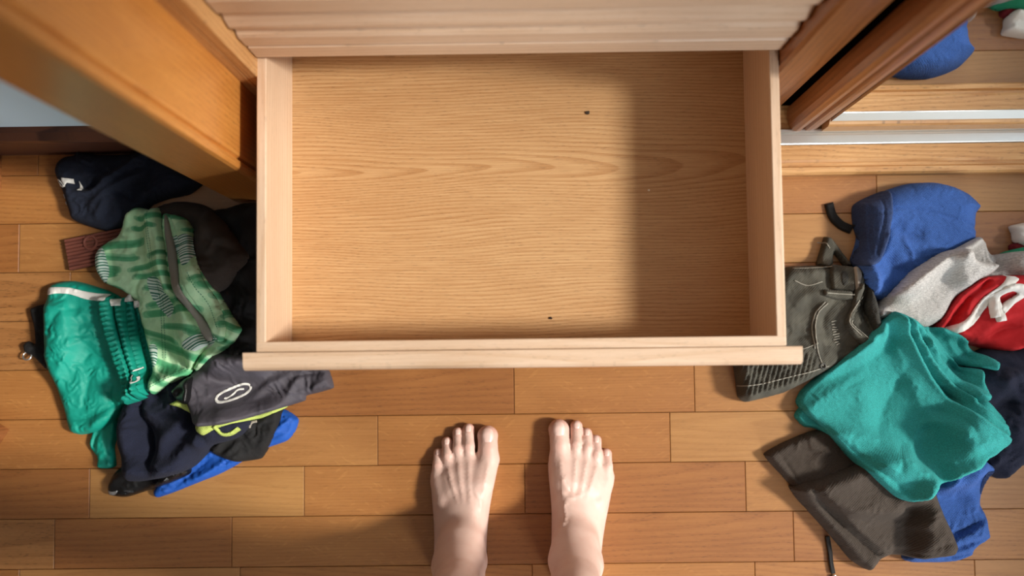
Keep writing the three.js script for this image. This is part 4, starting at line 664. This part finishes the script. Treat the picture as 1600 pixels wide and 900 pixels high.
  f.list = toes; f.ax = ax; f.az = az; f.leg = leg; f.topOf = topOf;
}
function march(D, c, size, N) {
  const mc = new MarchingCubes(N, undefined, false, false, 260000); mc.isolation = 0; const hs = N / 2, st = size / 2 / hs;
  for (let k = 0; k < N; k++) for (let j = 0; j < N; j++) for (let i = 0; i < N; i++) mc.field[k * N * N + j * N + i] = -D([c[0] + (i - hs) * st, c[1] + (j - hs) * st, c[2] + (k - hs) * st]) * 50;
  mc.update();
  const n = mc.count, g = new THREE.BufferGeometry(), pos = new Float32Array(mc.positionArray.slice(0, n * 3));
  for (let i = 0; i < n; i++) { pos[3 * i] = c[0] + pos[3 * i] * size / 2; pos[3 * i + 1] = c[1] + pos[3 * i + 1] * size / 2; pos[3 * i + 2] = c[2] + pos[3 * i + 2] * size / 2; }
  g.setAttribute('position', new THREE.BufferAttribute(pos, 3));
  const m = mergeVertices(g, 1e-5); m.computeVertexNormals(); return m;
}
{
  const g = thing('person', 'person standing barefoot on the parquet in front of the open drawer', 'person');
  const gs = [];
  for (const f of feet) gs.push(march(p => Math.max(f.D(p), p[1] - 0.215), [f.ax, 0.14, (f.list[1].tip[2] + f.az + 0.06) / 2], 0.31, 112));
  const upper = p => { let d = 1; for (const f of feet) for (const s of f.leg) d = smin(d, roundCone(p, s[0], s[1], s[2], s[3]), 0.03); return d; };
  gs.push(march(p => Math.max(upper(p), 0.2 - p[1]), [0, 0.64, 0.34], 1.0, 80));
  const body = mergeGeometries(gs);
  { // skin: rosier at toes, knuckles and heels
    const p = body.attributes.position, col = new Float32Array(p.count * 3), a = srgb(226, 194, 180), b = srgb(214, 148, 130), c2 = srgb(208, 170, 156);
    for (let i = 0; i < p.count; i++) {
      const x = p.getX(i), y = p.getY(i), z = p.getZ(i); let k = 0;
      for (const f of feet) for (const t of f.list) { k = Math.max(k, 0.55 * Math.exp(-((Math.hypot(x - t.tip[0], z - t.tip[2] + 0.004) / (t.r * 1.1)) ** 2)), 0.35 * Math.exp(-((Math.hypot(x - t.mid[0], z - t.mid[2]) / (t.r * 0.8)) ** 2))); }
      const m = clamp(k + 0.10 * noise(x * 60, z * 60 + y * 40) + 0.06 * noiseB(x * 220, z * 220)), q = clamp(0.35 + 0.5 * noise(x * 30 + 5, z * 30 + y * 20));
      const r = a.clone().lerp(c2, q * 0.35).lerp(b, m); col[3 * i] = r.r; col[3 * i + 1] = r.g; col[3 * i + 2] = r.b;
    }
    body.setAttribute('color', new THREE.BufferAttribute(col, 3));
  }
  const skin = new THREE.MeshPhysicalMaterial({ vertexColors: true, roughness: 0.5, sheen: 0.2, sheenRoughness: 0.4, sheenColor: srgb(255, 220, 205) });
  mesh('body', body, skin, g);
  const nailMat = new THREE.MeshPhysicalMaterial({ color: srgb(240, 206, 194), roughness: 0.28, clearcoat: 0.3 });
  for (const f of feet) f.list.forEach((t, i) => {
    const dx = t.tip[0] - t.mid[0], dz = t.tip[2] - t.mid[2], l = Math.hypot(dx, dz), ux = dx / l, uz = dz / l, a = t.r * (i ? 0.5 : 0.55), b = t.r * (i ? 0.55 : 0.62), N = 12, pos = [], idx = [];
    const cx = t.tip[0] + ux * t.r * (i ? 0.28 : 0.12), cz = t.tip[2] + uz * t.r * (i ? 0.28 : 0.12);
    for (const lay of [0.0009, -0.0012]) for (let j = 0; j <= N; j++) for (let k = 0; k <= N; k++) {
      let s = j / N * 2 - 1, q = k / N * 2 - 1; const m = Math.max(Math.abs(s), Math.abs(q)), e = Math.pow(Math.abs(s) ** 3 + Math.abs(q) ** 3, 1 / 3) || 1; s *= m / e; q *= m / e;
      const x = cx - uz * s * a + ux * q * b, z = cz + ux * s * a + uz * q * b, y = f.topOf(f.D, x, z, 0.06); pos.push(x, y + lay * (lay > 0 ? 1 - 0.9 * m ** 4 : 1), z);
    }
    const M1 = (N + 1) ** 2; for (let j = 0; j < N; j++) for (let k = 0; k < N; k++) { const p = j * (N + 1) + k; idx.push(p, p + 1, p + N + 1, p + 1, p + N + 2, p + N + 1, M1 + p, M1 + p + N + 1, M1 + p + 1, M1 + p + 1, M1 + p + N + 1, M1 + p + N + 2); }
    const ng = new THREE.BufferGeometry(); ng.setAttribute('position', new THREE.Float32BufferAttribute(pos, 3)); ng.setIndex(idx); ng.computeVertexNormals();
    mesh('toenail', ng, nailMat, g);
  });
  mesh('shorts', march(p => Math.max(upper(p) - 0.012, 0.6 - p[1], p[1] - 1.07), [0, 0.84, 0.34], 0.6, 64), F.navy, g);
  rebase(g);
}
// crumbs left in the drawer, and the bedside table whose legs stand at the left edge
for (const [px, py, s, c] of [[918, 176, 0.0022, [60, 48, 36]], [860, 497, 0.0018, [50, 30, 20]], [1014, 297, 0.0013, [230, 220, 200]]]) {
  const p = P(px, py, DB + 0.001), ge = new THREE.IcosahedronGeometry(s, 1), q = ge.attributes.position; for (let i = 0; i < q.count; i++) { const k = 1 + 0.4 * noise(q.getX(i) * 900 + px, q.getZ(i) * 900); q.setXYZ(i, q.getX(i) * k * 1.3, q.getY(i) * k * 0.5, q.getZ(i) * k); } ge.computeVertexNormals(); ge.translate(p.x, DB + s * 0.5, p.z);
  tag(mesh('crumb', ge, new THREE.MeshStandardMaterial({ color: srgb(...c), roughness: 0.9 })), s > 0.002 ? 'dark speck of dirt near the middle of the drawer bottom' : s > 0.0015 ? 'small dark speck near the front rail of the drawer' : 'tiny pale speck on the drawer bottom in the shaded half', 'speck');
}
{
  const g = thing('bedside_table', 'wooden bedside table standing beyond the left heap, only its legs in view', 'table');
  const wood = woodMat(T.brown, 0.5), p1 = P(7, 306), p2 = P(22, 678);
  const leg = (x, z, s, turn) => { const q = new THREE.CylinderGeometry(s * 0.72, s * 0.6, 0.45, 4, 1); q.rotateY(Math.PI / 4 + turn); q.translate(x, 0.2255, z); return grainUV(q.toNonIndexed(), 1, 0.6, 0.3); };
  mesh('leg', leg(p1.x - 0.03, p1.z - 0.034, 0.06, 0), wood, g); mesh('leg', leg(p2.x - 0.036, p2.z, 0.05, Math.PI / 4 + 0.2), wood, g);
  mesh('leg', leg(p1.x - 0.42, p1.z - 0.03, 0.06, 0), wood, g); mesh('leg', leg(p2.x - 0.42, p2.z, 0.06, 0), wood, g);
  mesh('top', board(p1.x - 0.48, p1.x - 0.015, 0.451, 0.475, p1.z - 0.06, p2.z + 0.05, 2, 0.004), wood, g);
  rebase(g);
}
scene.traverse(o => { if (o.isMesh) o.castShadow = o.receiveShadow = true; });
renderer.render(scene, camera);
